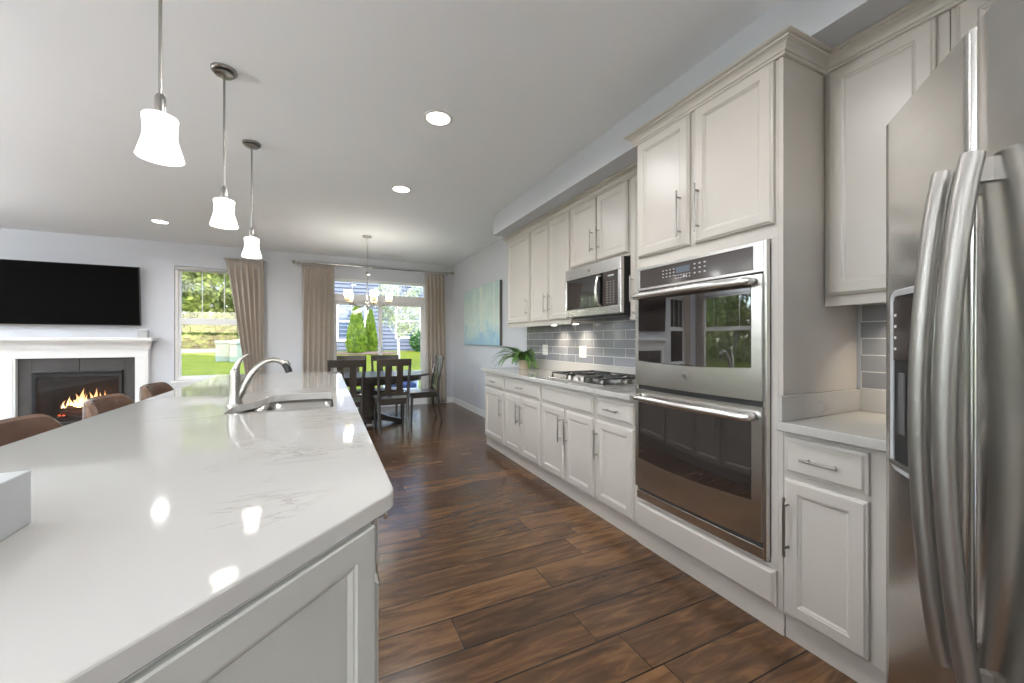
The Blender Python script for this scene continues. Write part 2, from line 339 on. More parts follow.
def slab(outer, holes, z0, z1, ch=.005):    # ccw outline, cut-outs, softened top and bottom edges
    mb = MB()
    def sheet(o_, hs, z):
        pts = [Vector(p) for p in o_]; edges = [(i, (i+1) % len(o_)) for i in range(len(o_))]
        for h in hs:
            k = len(pts); pts += [Vector(p) for p in h]; edges += [(k+i, k+(i+1) % len(h)) for i in range(len(h))]
        v, e, f, *_ = geometry.delaunay_2d_cdt(pts, edges, [], 1, 1e-6)
        def inside(c, poly):
            r = False; j = len(poly)-1
            for i in range(len(poly)):
                if (poly[i][1] > c[1]) != (poly[j][1] > c[1]) and c[0] < (poly[j][0]-poly[i][0])*(c[1]-poly[i][1])/(poly[j][1]-poly[i][1])+poly[i][0]: r = not r
                j = i
            return r
        keep = [t for t in f if inside(sum((v[i] for i in t), Vector((0,0)))/len(t), o_) and not any(inside(sum((v[i] for i in t), Vector((0,0)))/len(t), h) for h in hs)]
        mb.add([(p.x, p.y, z) for p in v], keep)
    inn = offset(outer, ch); hol = [offset(h, -ch*.5) for h in holes]
    sheet(inn, hol, z1); sheet(inn, holes, z0)
    def wall(loops):
        n = len(loops[0][0]); vs = []
        for l, z in loops: vs += [(x, y, z) for x, y in l]
        mb.add(vs, [(a*n+i, a*n+(i+1) % n, (a+1)*n+(i+1) % n, (a+1)*n+i) for a in range(len(loops)-1) for i in range(n)])
    half = offset(outer, ch*.3)
    wall([(inn, z0), (outer, z0+ch), (outer, z1-ch), (half, z1-ch*.3), (inn, z1)])
    for h, h2 in zip(holes, hol): wall([(h, z0), (h, z1-ch*.5), (h2, z1)])
    return mb
def weld(o, d=1e-5):
    bm = bmesh.new(); bm.from_mesh(o.data); bmesh.ops.remove_doubles(bm, verts=bm.verts, dist=d); bmesh.ops.recalc_face_normals(bm, faces=bm.faces); bm.to_mesh(o.data); bm.free()

# ------------------------------------------------------------------ room shell
struct('floor', MB().box(XL, XR, YB, YF, -.12, 0), 'floor')
struct('ceiling', MB().box(XL-.15, XR+.15, YB-.15, YF+.15, ZC, ZC+.12), 'ceil')
def wall_with_holes(u0, u1, z0, z1, holes, put):
    holes = sorted(holes); x = u0
    for (a, b, c, d) in holes:
        put(x, a, z0, z1); put(a, b, z0, c); put(a, b, d, z1); x = b
    put(x, u1, z0, z1)
WIN1 = (-2.125, -1.14, .62, 2.405); WINL = (-5.38, -4.42, .62, 2.40); SLD = (.06, 1.80, .0, 2.36)
mb = MB()
def put_far(a, b, c, d):
    if b-a > 1e-4 and d-c > 1e-4: mb.box(a, b, YF, YF+.15, c, d)
FIRE = (-3.17-.485, -3.17+.485, .085, .81)
wall_with_holes(XL-.15, XR+.15, 0, ZC, [WINL, FIRE, WIN1, SLD], put_far)
struct('wall_far', mb, 'wall')
struct('wall_right', MB().box(XR, XR+.15, YB, YF, 0, ZC), 'wall')
mb = MB(); LW = [(-1.1, 1.5, .25, 2.45), (2.0, 4.6, .25, 2.45), (5.3, 7.3, .25, 2.45)]  # unseen windows added and enlarged for side daylight; last one inferred from reflections
def put_left(a, b, c, d):
    if b-a > 1e-4 and d-c > 1e-4: mb.box(XL-.15, XL, a, b, c, d)
wall_with_holes(YB, YF, 0, ZC, LW, put_left)
struct('wall_left', mb, 'wall')
mb = MB()
def put_back(a, b, c, d):
    if b-a > 1e-4 and d-c > 1e-4: mb.box(a, b, YB-.15, YB, c, d)
wall_with_holes(XL-.15, XR+.15, 0, ZC, ADDED_BACK_WIN, put_back)
struct('wall_back', mb, 'wall')
struct('soffit_right', MB().box(1.834, XR, YB, 4.45, 2.52, ZC), 'wall')
mb = MB()
def basebd(x0, x1, y0, y1, d):    # board with a small cap
    mb.box(x0, x1, y0, y1, 0, .085)
bb = MB().box(XR-.014, XR, 4.60, YF, 0, .095).box(XR-.009, XR, 4.60, YF, .095, .11)
struct('baseboard_right', bb, 'white', bevel=.002)
bb = MB()
for a, b in ((XL, -4.08), (-2.43, SLD[0]-.02), (SLD[1]+.02, XR-.014)): bb.box(a, b, YF-.014, YF, 0, .095).box(a, b, YF-.009, YF, .095, .11)
struct('baseboard_far', bb, 'white', bevel=.002)
struct('baseboard_left', MB().box(XL, XL+.014, YB, YF-.02, 0, .11), 'white')
struct('baseboard_back', MB().box(XL+.02, XR, YB, YB+.014, 0, .11), 'white')
# crown moulding run on top of the wall cabinets and the oven tower
def sweep(path, prof):
    P = [Vector(p) for p in path]; n = len(P); m = len(prof); vs = []
    for i in range(n):
        if i == 0: d = (P[1]-P[0]).normalized(); nn = Vector((-d.y, d.x)); k = nn
        elif i == n-1: d = (P[-1]-P[-2]).normalized(); k = Vector((-d.y, d.x))
        else:
            d1 = (P[i]-P[i-1]).normalized(); d2 = (P[i+1]-P[i]).normalized(); a = Vector((-d1.y, d1.x)); b = Vector((-d2.y, d2.x)); k = a+b; k = k/k.length_squared*2
        vs += [(P[i].x+k.x*o, P[i].y+k.y*o, z) for o, z in prof]
    fs = [(i*m+j, i*m+(j+1) % m, (i+1)*m+(j+1) % m, (i+1)*m+j) for i in range(n-1) for j in range(m)]
    fs += [tuple(range(m)), tuple(range((n-1)*m, n*m))]
    return MB().add(vs, fs)
XU, XT, XB = 2.05, 1.747, 1.747
crown = [(0, 2.449), (-.010, 2.449), (-.013, 2.453), (-.013, 2.461), (-.018, 2.463), (-.018, 2.469), (-.021, 2.478), (-.030, 2.490), (-.044, 2.498), (-.044, 2.505), (-.052, 2.507), (-.060, 2.512), (-.060, 2.519), (0, 2.519)]
struct('trim_1', sweep([(XR-.002, 4.505), (XU, 4.505), (XU, 1.90), (XT, 1.90), (XT, 1.03), (XU, 1.03), (XU, -.35)], crown), 'cab', smooth=False)

# ------------------------------------------------------------------ windows
def sash_window(name, u0, u1, z0, z1, wall, mid=None, muntins=(0,), n=1, shade=True):
    """frame lives in the wall thickness; wall = 'far' or 'left'"""
    def B(m, a, b, y0, y1, c, d):
        if wall == 'far': m.box(a, b, YF+y0, YF+y1, c, d)
        elif wall == 'back': m.box(a, b, YB-y1, YB-y0, c, d)
        else: m.box(XL-y1, XL-y0, a, b, c, d)
    fr = MB()
    for (a, b, c, d) in ((u0, u0+.04, z0, z1), (u1-.04, u1, z0, z1), (u0+.04, u1-.04, z0, z0+.04), (u0+.04, u1-.04, z1-.04, z1)): B(fr, a, b, .03, .12, c, d)
    root = struct(name, fr, 'white', bevel=.003)
    tr = MB()   # drywall return liner and stool
    B(tr, u0-.03, u1+.03, -.045, .03, z0-.03, z0)
    B(tr, u0-.01, u1+.01, -.012, 0, z0-.09, z0-.03)
    obj('window_sill', tr, 'white', root, bevel=.003)
    zm = mid or (z0+z1)/2
    sh = MB(); B(sh, u0+.04, u1-.04, .05, .09, zm-.022, zm+.022)
    for (c, d, y) in ((z0+.04, zm-.022, .05), (zm+.022, z1-.04, .07)):
        for (a, b) in ((u0+.04, u0+.07), (u1-.07, u1-.04)): B(sh, a, b, y, y+.03, c, d)
        B(sh, u0+.07, u1-.07, y, y+.03, c, c+.03); B(sh, u0+.07, u1-.07, y, y+.03, d-.03, d)
    obj('sash', sh, 'white', root)
    mu = MB()
    for k in muntins: B(mu, k-.006, k+.006, .078, .084, zm+.05, z1-.08)
    if muntins: obj('grille_bar', mu, 'white', root)
    g = MB(); B(g, u0+.07, u1-.07, .062, .066, z0+.07, zm-.022); B(g, u0+.07, u1-.07, .086, .090, zm+.022, z1-.07)
    obj('glass_pane', g, 'glass', root)
    if shade:
        hb = MB(); B(hb, u0+.012, u1-.012, .0, .028, z1-.055, z1-.004); obj('rolled_blind', hb, 'box', root, bevel=.006)
    return root
sash_window('window_1', *WIN1[:2], *WIN1[2:], 'far', 1.55, (-1.79, -1.50))
sash_window('window_2', *WINL[:2], *WINL[2:], 'far', 1.55, (-5.07, -4.73))
for i, (a, b, c, d) in enumerate(LW):
    sash_window('window_%d' % (3+i), a, b, c, d, 'left', 1.55, (a+.5, b-.5))
for i, (a, b, c, d) in enumerate(ADDED_BACK_WIN): sash_window('window_%d' % (6+i), a, b, c, d, 'back', 1.5, (a+.8, b-.8), shade=False)  # added back windows, daylight fill only
# sliding glass door with transom
u0, u1, z0, z1 = SLD
fr = MB()
fr.box(u0, u0+.055, YF+.01, YF+.13, 0, z1).box(u1-.055, u1, YF+.01, YF+.13, 0, z1).box(u0+.055, u1-.055, YF+.01, YF+.13, z1-.04, z1).box(u0+.055, u1-.055, YF+.01, YF+.13, 0, .03)
fr.box(u0+.055, u1-.055, YF+.0, YF+.13, 1.955, 2.09)
dr = struct('door_1', fr, 'white', bevel=.004)
sh = MB()
for a, b, y in ((u0+.055, .96, .09), (.90, u1-.055, .04)):
    sh.box(a, a+.062, YF+y, YF+y+.035, .03, 1.955).box(b-.062, b, YF+y, YF+y+.035, .03, 1.955)
    sh.box(a+.062, b-.062, YF+y, YF+y+.035, .03, .13).box(a+.062, b-.062, YF+y, YF+y+.035, 1.90, 1.955)
obj('sliding_sash', sh, 'white', dr, bevel=.003)
g = MB().box(u0+.117, .90, YF+.105, YF+.110, .13, 1.90).box(.962, u1-.117, YF+.055, YF+.060, .13, 1.90).box(u0+.055, u1-.055, YF+.07, YF+.075, 2.09, z1-.04)
obj('glass_pane', g, 'glass', dr)
obj('grille_bar', MB().box(.435, .447, YF+.066, YF+.069, 2.09, z1-.04).box(.925, .937, YF+.066, YF+.069, 2.09, z1-.04).box(1.41, 1.422, YF+.066, YF+.069, 2.09, z1-.04), 'white', dr)
obj('pull_handle', MB().tube([(.93, YF+.035, .92), (.93, YF+.0, .94), (.93, YF+.0, 1.10), (.93, YF+.035, 1.12)], .009), 'white', dr)

# ------------------------------------------------------------------ cabinetry
def pull(cx, cz, L, vert, parent, y=-.022, mat='nickel'):
    m = MB(); yy = y-.032
    if vert:
        m.tube([(cx, yy, cz-L/2), (cx, yy, cz+L/2)], .0058, 10)
        for k in (-.36, .36): m.tube([(cx, y+.004, cz+k*L), (cx, yy, cz+k*L)], .0048, 8)
    else:
        m.tube([(cx-L/2, yy, cz), (cx+L/2, yy, cz)], .0058, 10)
        for k in (-.36, .36): m.tube([(cx+k*L, y+.004, cz), (cx+k*L, yy, cz)], .0048, 8)
    return obj('handle', m, mat, parent, smooth='auto')
def door(x0, x1, z0, z1, parent, mat, hx=None, hz=None, t=.022, L=.20, rail=.052):
    m = MB().rings(x0, x1, z0, z1, [(0, 0), (0, -t+.009), (.003, -t+.006), (.007, -t+.005), (.011, -t), (rail, -t), (rail+.003, -t+.0035), (rail+.007, -t+.004), (rail+.014, -t+.010), (rail+.018, -t+.010)])
    d = obj('door', m, mat, parent)
    if hx is not None: pull(hx, hz, L, True, d, -t)
    return d
def drawer(x0, x1, z0, z1, parent, mat, handle=True, t=.022, L=.13):
    m = MB().rings(x0, x1, z0, z1, [(0, 0), (0, -t+.009), (.004, -t+.0075), (.010, -t+.006), (.017, -t), (.022, -t)])
    d = obj('drawer', m, mat, parent)
    if handle: pull((x0+x1)/2, (z0+z1)/2, L, False, d, -t)
    return d
RZ = -PI/2
def base_cab(label, y_far, w, kind, mat='cab', y_face=XB):
    c = thing('base_cabinet', label, 'cabinet', (y_face, y_far, 0), RZ, 'greige base cabinets along the wall')
    d = XR-.003-y_face
    body = MB().box(.001, w-.001, 0, d, .10, .873).box(.001, w-.001, .022, d, 0, .10)
    obj('body', body, mat, c, bevel=.0015)
    obj('toe_kick', MB().box(.001, w-.001, .012, .022, 0, .10), mat, c)
    e = .02
    if kind == 'dd':      # drawer over two doors
        drawer(e, w-e, .715, .850, c, mat)
        door(e, w/2-.012, .125, .690, c, mat, w/2-.045, .52); door(w/2+.012, w-e, .125, .690, c, mat, w/2+.045, .52)
    elif kind == 'fd':    # plain false front over two doors
        drawer(e, w-e, .715, .850, c, mat, False)
        door(e, w/2-.012, .125, .690, c, mat, w/2-.045, .53); door(w/2+.012, w-e, .125, .690, c, mat, w/2+.045, .53)
    elif kind == 'dr':
        drawer(e, w-e, .715, .850, c, mat); door(e, w-e, .125, .690, c, mat, w-e-.04, .52)
    elif kind == 'dl':
        drawer(e, w-e, .715, .850, c, mat); door(e, w-e, .125, .690, c, mat, e+.02, .52)
    return c
base_cab('base cabinet at the far end of the run, one drawer over one narrow door', 4.475, .585, 'dr')
base_cab('base cabinet with a wide drawer over two doors, below the fern', 3.89, .795, 'dd')
base_cab('base cabinet with a handleless front over two doors, below the gas cooktop', 3.095, .785, 'fd')
base_cab('narrow base cabinet with drawer and left-handled door, just left of the wall ovens', 2.31, .41, 'dl')
rc = thing('base_cabinet', 'base cabinet with one drawer and one door between the wall ovens and the fridge', 'cabinet', (XB, 1.03, 0), RZ, 'greige base cabinets along the wall')
w = .48; d = XR-.003-XB
obj('body', MB().box(.001, w, 0, d, .10, .873).box(.001, w, .022, d, 0, .10), 'cab', rc, bevel=.0015)
obj('toe_kick', MB().box(.001, w, .012, .022, 0, .10), 'cab', rc)
drawer(.012, .295, .700, .850, rc, 'cab', L=.125); door(.012, .295, .115, .678, rc, 'cab', .032, .486, L=.24)

def wall_cab(label, y_far, w, z0, doors, lightrail=True):
    c = thing('wall_cabinet', label, 'cabinet', (XU, y_far, 0), RZ, 'greige wall cabinets along the wall')
    d = XR-.003-XU
    obj('body', MB().box(.001, w-.001, 0, d, z0, 2.517), 'cab', c, bevel=.0015)
    for a, b, hs in doors:
        hz = z0+.03+.17
        hx = None if hs is None else (b-.035 if hs == 'r' else a+.035)
        door(a, b, z0+.025, 2.445, c, 'cab', hx, hz, L=.19)
    if lightrail: obj('light_rail', MB().box(.001, w-.001, -.004, .018, z0-.022, z0-.0005), 'cab', c)
    return c
wall_cab('single-door wall cabinet at the far end of the upper run', 4.505, .635, 1.425, [(.035, .615, 'r')])
wall_cab('wall cabinet with two narrow doors, left of the microwave', 3.87, .785, 1.425, [(.02, .386, 'r'), (.402, .765, 'l')])
wall_cab('short two-door wall cabinet directly above the microwave', 3.085, .785, 1.885, [(.015, .385, 'r'), (.40, .77, 'l')], False)
wall_cab('narrow wall cabinet between the microwave and the oven tower', 2.30, .398, 1.425, [(.02, .375, 'l')])
wall_cab('tall-door wall cabinet right of the oven tower, above the small counter', 1.029, .40, 1.425, [(.02, .365, None)])
wall_cab('wall cabinet above and behind the fridge, cut by the top of the frame', .629, .85, 1.98, [(.02, .40, None), (.42, .83, None)], False)
# oven tower
tw = thing('oven_cabinet', 'tall greige cabinet tower housing the double wall oven', 'cabinet', (XT, 1.899, 0), RZ)
W = .868; D = XR-.003-XT
tb = MB().box(0, .02, 0, D, .10, 2.517).box(W-.02, W, 0, D, .10, 2.517).box(.02, W-.02, D-.02, D, .10, 2.517)
tb.box(.02, W-.02, 0, D-.02, .10, .285).box(W-.051, W-.02, 0, .022, .285, 1.69).box(.02, W-.02, 0, D-.02, 1.69, 2.517).box(.02, W-.02, .012, .03, 0, .10)
obj('body', tb, 'cab', tw, bevel=.0015)
obj('toe_kick', MB().box(.001, W, .004, .012, 0, .10), 'cab', tw)
drawer(.012, W-.022, .112, .268, tw, 'cab', False)
door(.022, .402, 1.752, 2.445, tw, 'cab', .350, 1.925, L=.25); door(.436, W-.033, 1.752, 2.445, tw, 'cab', .465, 1.925, L=.25)

# counters
ct = slab(round_poly([(1.69, 1.905), (XR-.002, 1.905), (XR-.002, 4.50), (1.69, 4.50)], [0, 0, 0, .012]), [], .875, .914, .005)
o = obj('kitchen_countertop', ct, 'quartz'); weld(o); tag(o, 'white quartz countertop under the fern and gas cooktop', 'countertop')
ct = slab([(1.69, .55), (XR-.002, .55), (XR-.002, 1.027), (1.69, 1.027)], [], .875, .914, .005)
o = obj('kitchen_countertop', ct, 'quartz'); weld(o); tag(o, 'small white quartz countertop between the oven tower and the fridge', 'countertop')
o = obj('backsplash_upstand', MB().box(XR-.022, XR-.002, 1.905, 4.50, .9145, 1.02), 'quartz', bevel=.002); tag(o, 'long low quartz upstand behind the gas cooktop', 'upstand')
o = obj('backsplash_upstand', MB().box(1.70, XR-.022, 1.008, 1.028, .9145, 1.018).box(XR-.022, XR-.002, .55, 1.028, .9145, 1.018), 'quartz', bevel=.002); tag(o, 'L-shaped quartz upstand on the small counter beside the oven tower', 'upstand')
o = obj('tile_backsplash', MB().box(XR-.012, XR-.0005, 1.905, 4.50, 1.021, 1.424).box(XR-.012, XR-.0005, 2.302, 3.084, 1.424, 1.884), 'tile'); tag(o, 'glossy grey subway tile backsplash behind the cooktop', 'backsplash')
o = obj('tile_backsplash', MB().box(XR-.012, XR-.0005, .55, 1.012, 1.019, 1.424), 'tile'); tag(o, 'grey subway tile backsplash beside the fridge above the small counter', 'backsplash')

# ------------------------------------------------------------------ double wall oven
ov = thing('double_wall_oven', 'stainless steel double wall oven with black glass doors', 'oven', (XT, 1.899, 0), RZ)
a, b = .03, .802
obj('housing', MB().box(a, b, -.012, .45, .295, 1.686), 'dark', ov)
obj('side_trim', MB().box(a-.010, a-.0005, -.016, -.001, .295, 1.686), 'steel', ov, bevel=.002); obj('side_trim', MB().box(b+.0005, b+.014, -.030, -.001, .295, 1.686), 'steel', ov, bevel=.002)
cp = MB().box(a, b, -.030, -.012, 1.548, 1.686); cp = obj('control_panel', cp, 'steelh', ov, bevel=.003)
obj('panel_glass', MB().box(a+.03, b-.045, -.0325, -.030, 1.562, 1.668), 'panel', cp)
obj('display', MB().box(.33, .42, -.0335, -.0325, 1.612, 1.645), 'lcd', cp)
mk = MB(); rr = random.Random(3)
for x in (.235, .26, .285, .31): 
    for z in (1.636, 1.618, 1.600): mk.box(x, x+.010, -.0334, -.0325, z, z+.005)
for x in (.445, .475, .505):
    for z in (1.640, 1.618, 1.594): mk.box(x, x+.011, -.0334, -.0325, z, z+.006)
for k in range(6): mk.box(.325+k*.018, .333+k*.018, -.0334, -.0325, 1.598, 1.603).box(.325+k*.018, .333+k*.018, -.0334, -.0325, 1.583, 1.588)
mk.box(.375, .400, -.0334, -.0325, 1.589, 1.594)
obj('button_legends', mk, 'mark', cp)
def oven_door(z0, z1, gz0, gz1, hz, emblem):
    # slightly bowed front
    seg = 14; vs = []; N = seg+1
    for z in (z0, z1):
        for i in range(N):
            t = i/seg; x = a+(b-a)*t; y = -.042-.012*math.sin(PI*t)
            vs.append((x, y, z))
    for z in (z0, z1):
        for i in range(N): vs.append((a+(b-a)*i/seg, -.012, z))
    fs = [(i, i+1, N+i+1, N+i) for i in range(seg)] + [(2*N+i, 2*N+i+1, i+1, i) for i in range(seg)] + [(N+i, N+i+1, 3*N+i+1, 3*N+i) for i in range(seg)] + [(2*N+i, 3*N+i, 3*N+i+1, 2*N+i+1) for i in range(seg)] + [(0, N, 3*N, 2*N), (seg, 2*N+seg, 3*N+seg, N+seg)]
    d = obj('oven_door', MB().add(vs, fs), 'steelh', ov, smooth='auto')
    ga, gb = a+.03, b-.045; vs = []; N2 = 13
    for z in (gz0, gz1):
        for i in range(N2):
            x = ga+(gb-ga)*i/(N2-1); t = (x-a)/(b-a); vs.append((x, -.0445-.012*math.sin(PI*t), z-(0 if z == gz1 else .012*math.sin(PI*i/(N2-1)))))
    v2 = [(x, y+.004, z) for x, y, z in vs]; K = 2*N2
    fs = [(i, i+1, N2+i+1, N2+i) for i in range(N2-1)]+[(i, K+i, K+i+1, i+1) for i in range(N2-1)]+[(N2+i, N2+i+1, K+N2+i+1, K+N2+i) for i in range(N2-1)]+[(0, N2, K+N2, K), (N2-1, K+N2-1, K+2*N2-1, 2*N2-1)]
    obj('window_glass', MB().add(vs+v2, fs), 'bglass', d, smooth='auto')
    path = [(a+.035, -.052, hz), (a+.038, -.088, hz)]+[(a+.055+(b-a-.11)*i/12, -.098-.014*math.sin(PI*i/12), hz) for i in range(13)]+[(b-.038, -.088, hz), (b-.035, -.052, hz)]
    obj('handle', MB().tube(path, .0155, 14, flat=1.15), 'steelh', d, smooth='auto')
    if emblem:
        Rm = Matrix.Rotation(PI/2, 4, 'X'); cx = .405
        e = MB().lathe([(.017, .050), (.019, .0565), (.0165, .058), (.0155, .0572)], (cx, 0, 1.062), 24, M4=Rm)
        obj('emblem', e, 'nickel', d, smooth='auto')
        lg = MB()
        lg.tube([(cx-.002+.0075*math.cos(q), -.0585, 1.062+.009*math.sin(q)) for q in [math.radians(40+26*i) for i in range(12)]], .0011, 6)
        lg.tube([(cx-.001, -.0585, 1.062), (cx+.005, -.0585, 1.062), (cx+.005, -.0585, 1.056)], .0011, 6)
        lg.tube([(cx+.010, -.0585, 1.069), (cx+.004, -.0585, 1.0655), (cx+.004, -.0585, 1.057), (cx+.010, -.0585, 1.054)], .0010, 6).tube([(cx+.004, -.0585, 1.0615), (cx+.009, -.0585, 1.0615)], .001, 6)
        obj('emblem_script', lg, 'dark', d)
oven_door(.985, 1.538, 1.128, 1.512, 1.508, True)
oven_door(.372, .960, .545, .912, .912, False)
obj('vent_trim', MB().box(a, b, -.030, -.012, .297, .345), 'steelh', ov, bevel=.002)

# ------------------------------------------------------------------ microwave
mw = thing('microwave', 'stainless steel over-the-range microwave above the cooktop', 'microwave', (1.985, 3.072, 0), RZ)
w, z0, z1 = .756, 1.455, 1.878
obj('casing', MB().box(0, w, .022, .330, z0, z1), 'dark', mw, bevel=.003)
ff = MB().box(0, w, -.01, .022, z1-.098, z1).box(0, w, -.01, .022, z0, z0+.062).box(w-.038, w, -.01, .022, z0+.062, z1-.098).box(0, .022, -.01, .022, z0+.062, z1-.098)
obj('front_frame', ff, 'steelh', mw, bevel=.004)
dd = obj('door', MB().box(.022, .50, -.006, .020, z0+.062, z1-.098), 'dark', mw)
obj('door_glass', MB().box(.035, .475, -.0085, -.006, z0+.072, z1-.108), 'bglass', dd)
obj('handle', MB().tube([(.515, -.008, z0+.075), (.515, -.040, z0+.085)]+[(.515, -.046-.012*math.sin(PI*i/8), z0+.10+.165*i/8) for i in range(9)]+[(.515, -.040, z1-.130), (.515, -.008, z1-.122)], .013, 12), 'steel', dd, smooth='auto')
cpn = obj('keypad', MB().box(.54, w-.038, -.007, .020, z0+.062, z1-.098), 'panel', mw)
mk = MB().box(.60, .67, -.0078, -.007, z1-.135, z1-.122)
for i in range(3):
    for j in range(9): mk.box(.585+i*.038, .600+i*.038, -.0077, -.007, z0+.085+j*.020, z0+.088+j*.020)
obj('keypad_legends', mk, 'mark', cpn)
Rm = Matrix.Rotation(PI/2, 4, 'X')
obj('emblem', MB().lathe([(.013, .008), (.014, .0125), (.012, .0135)], (.36, 0, z1-.05), 20, M4=Rm), 'nickel', mw, smooth='auto')
obj('vent_grille', MB().box(.04, w-.04, .05, .33, z0-.012, z0-.0005), 'iron', mw)

# ------------------------------------------------------------------ gas cooktop
ck = thing('gas_cooktop', 'stainless gas cooktop with black cast iron grates set in the counter', 'cooktop', (1.80, 3.07, .9145), RZ)
w, dp = .76, .50
obj('tray', MB().box(0, w, 0, dp, 0, .012), 'steelh', ck, bevel=.004)
def burner(cx, cy, r):
    bse = obj('burner', MB().lathe([(r*1.35, .012), (r*1.3, .018), (r*.9, .020), (r*.9, .030)], (cx, cy, 0), 20), 'nickel', ck, smooth='auto')
    obj('burner_cap', MB().lathe([(r, .030), (r*1.02, .036), (r*.9, .040)], (cx, cy, 0), 20), 'iron', bse, smooth='auto')
BR = [(.14, .14, .035), (.14, .37, .028), (.38, .25, .045), (.60, .14, .028), (.60, .37, .038)]
for q in BR: burner(*q)
def grate(x0, x1, y0, y1, cs):
    m = MB(); h = .050; r = .0065
    def bar(p, q): m.tube([p, q], r, 6)
    for y in (y0, y1): bar((x0, y, h), (x1, y, h))
    for x in (x0, x1): bar((x, y0, h), (x, y1, h))
    for x in (x0, x1):
        for y in (y0, y1): m.tube([(x, y, .012), (x, y, h)], [.010, r], 6)
    bar((x0, (y0+y1)/2, h), (x1, (y0+y1)/2, h))
    for cx, cy, rr in cs:
        for ang in range(0, 360, 45):
            q = math.radians(ang); c, s_ = math.cos(q), math.sin(q)
            t = min(((x1-cx) if c > 0 else (cx-x0))/max(abs(c), 1e-6), ((y1-cy) if s_ > 0 else (cy-y0))/max(abs(s_), 1e-6), .12)
            bar((cx+c*rr*.7, cy+s_*rr*.7, h+.006), (cx+c*t, cy+s_*t, h))
    obj('grate', m, 'iron', ck)
grate(.02, .255, .03, .47, BR[:2]); grate(.262, .495, .10, .47, BR[2:3]); grate(.502, .74, .03, .47, BR[3:])
for i in range(5):
    obj('knob', MB().lathe([(.020, .012), (.019, .020), (.015, .036), (.013, .038)], (.275+i*.052, .045+(.018 if i % 2 else 0), 0), 16), 'knob', ck, smooth='auto')

# ------------------------------------------------------------------ outlets, pucks
def plate(name, label, cat, loc, rz, double=False, sw=False, group=None):
    t = thing(name, label, cat, loc, rz, group); w = .058 if double else .036
    p = obj('cover_plate', MB().box(-w, w, -.006, 0, -.058, .058), 'plate', t, bevel=.002)
    m = MB()
    for cx in ((-.024, .024) if double else (0,)):
        for z in (-.022, .022): m.box(cx-.008, cx-.004, -.0068, -.006, z-.005, z+.006).box(cx+.004, cx+.008, -.0068, -.006, z-.005, z+.006)
    obj('socket_slots', m, 'slot', t)
    return t
plate('outlet_plate', 'white outlet plate on the grey tile above the gas cooktop', 'outlet', (XR-.0125, 3.28, 1.135), RZ, True)
plate('outlet_plate', 'cream outlet plate on the grey tile just right of the fern', 'outlet', (XR-.0125, 4.03, 1.14), RZ, True)
plate('outlet_plate', 'small white outlet plate low on the wall below the painting', 'outlet', (XR-.0005, 6.45, .42), RZ)
pm = MB().lathe([(.034, 0), (.034, -.016), (.030, -.018)], seg=20)
first = None
for i, (x, y, lab) in enumerate(((2.19, 3.62, 'round lit puck light under the wall cabinets, nearest the fern'), (2.19, 3.22, 'round lit puck light under the wall cabinets, nearest the microwave'), (2.19, .80, 'round puck light under the cabinet above the small counter'))):
    t = thing('puck_light', lab, 'light', (x, y, 1.4245), 0, 'puck lights under the wall cabinets')
    obj('housing', MB().lathe([(.036, 0), (.036, -.014), (.033, -.016)], seg=20), 'nickel', t, smooth='auto')
    obj('lens', MB().lathe([(.027, -.016), (.026, -.019)], seg=20), 'lens', t)
    area('puck_lamp', (x, y, 1.398), (0, math.radians(-14), 0), .04, .04, .5, (1, .86, .66), 'DISK', math.radians(110))

# ------------------------------------------------------------------ fern
fp = thing('potted_fern', 'potted green fern in a cream pot on the far end of the counter', 'plant', (2.16, 4.27, .9145))
obj('pot', MB().lathe([(.058, 0), (.064, .02), (.070, .085), (.074, .09), (.074, .100), (.066, .100), (.064, .084)], seg=28), 'pot', fp, smooth='auto')
obj('soil', MB().lathe([(.064, .080), (.062, .088), (.02, .092)], seg=20), 'soil', fp)
fm = MB(); rr = random.Random(11)
for k in range(84):
    ang = rr.uniform(0, 2*PI); L = rr.uniform(.24, .46); el = rr.uniform(.55, 1.35); droop = rr.uniform(1.0, 2.3)
    if math.cos(ang) > .15: L *= .30          # kept off the wall
    p = Vector((math.cos(ang)*.02, math.sin(ang)*.02, .086)); dirv = Vector((math.cos(ang), math.sin(ang), 0)); side = Vector((-dirv.y, dirv.x, 0)); n = 16
    pts = []
    for i in range(n+1):
        t = i/n; e = el-droop*t; pts.append(p.copy()); p = p+(dirv*math.cos(e)+Vector((0, 0, math.sin(e))))*(L/n)
        if p.z < .02: p.z = .02
    for i in range(n):
        t = i/n; wd = .052*math.sin(PI*min(1, .12+t*.95))**.7*(1-.4*t)
        a_, b_ = pts[i], pts[i+1]; d = (b_-a_).normalized(); up = side.cross(d)
        for sgn in (-1, 1):
            tip = a_.lerp(b_, .8)+side*sgn*wd+d*wd*.35-up*wd*.12
            fm.add([a_, b_, tip+d*.001, tip-d*.004], [(0, 1, 2, 3)])
    fm.tube(pts[::3]+[pts[-1]], .0014, 4)
obj('fronds', fm, 'fern', fp)

# ------------------------------------------------------------------ island
isl = thing('kitchen_island', 'grey painted kitchen island cabinet with a clipped corner panel', 'cabinet', (0, 0, 0))
poly = [(-.60, .43), (-.38, .41), (.085, .875), (.085, 4.66), (-.60, 4.66)]
ib = obj('body', slab([(-.60, .41), (-.38, .41), (.085, .875), (.085, 4.66), (-.60, 4.66)], [[(-.455, 2.13), (.065, 2.13), (.065, 2.86), (-.455, 2.86)]], .10, .8745, .001), 'cabi', isl); weld(ib)
obj('toe_kick', MB().prism([(-.57, .47), (-.36, .47), (.025, .86), (.025, 4.62), (-.57, 4.62)], 0, .10), 'cabi', isl)
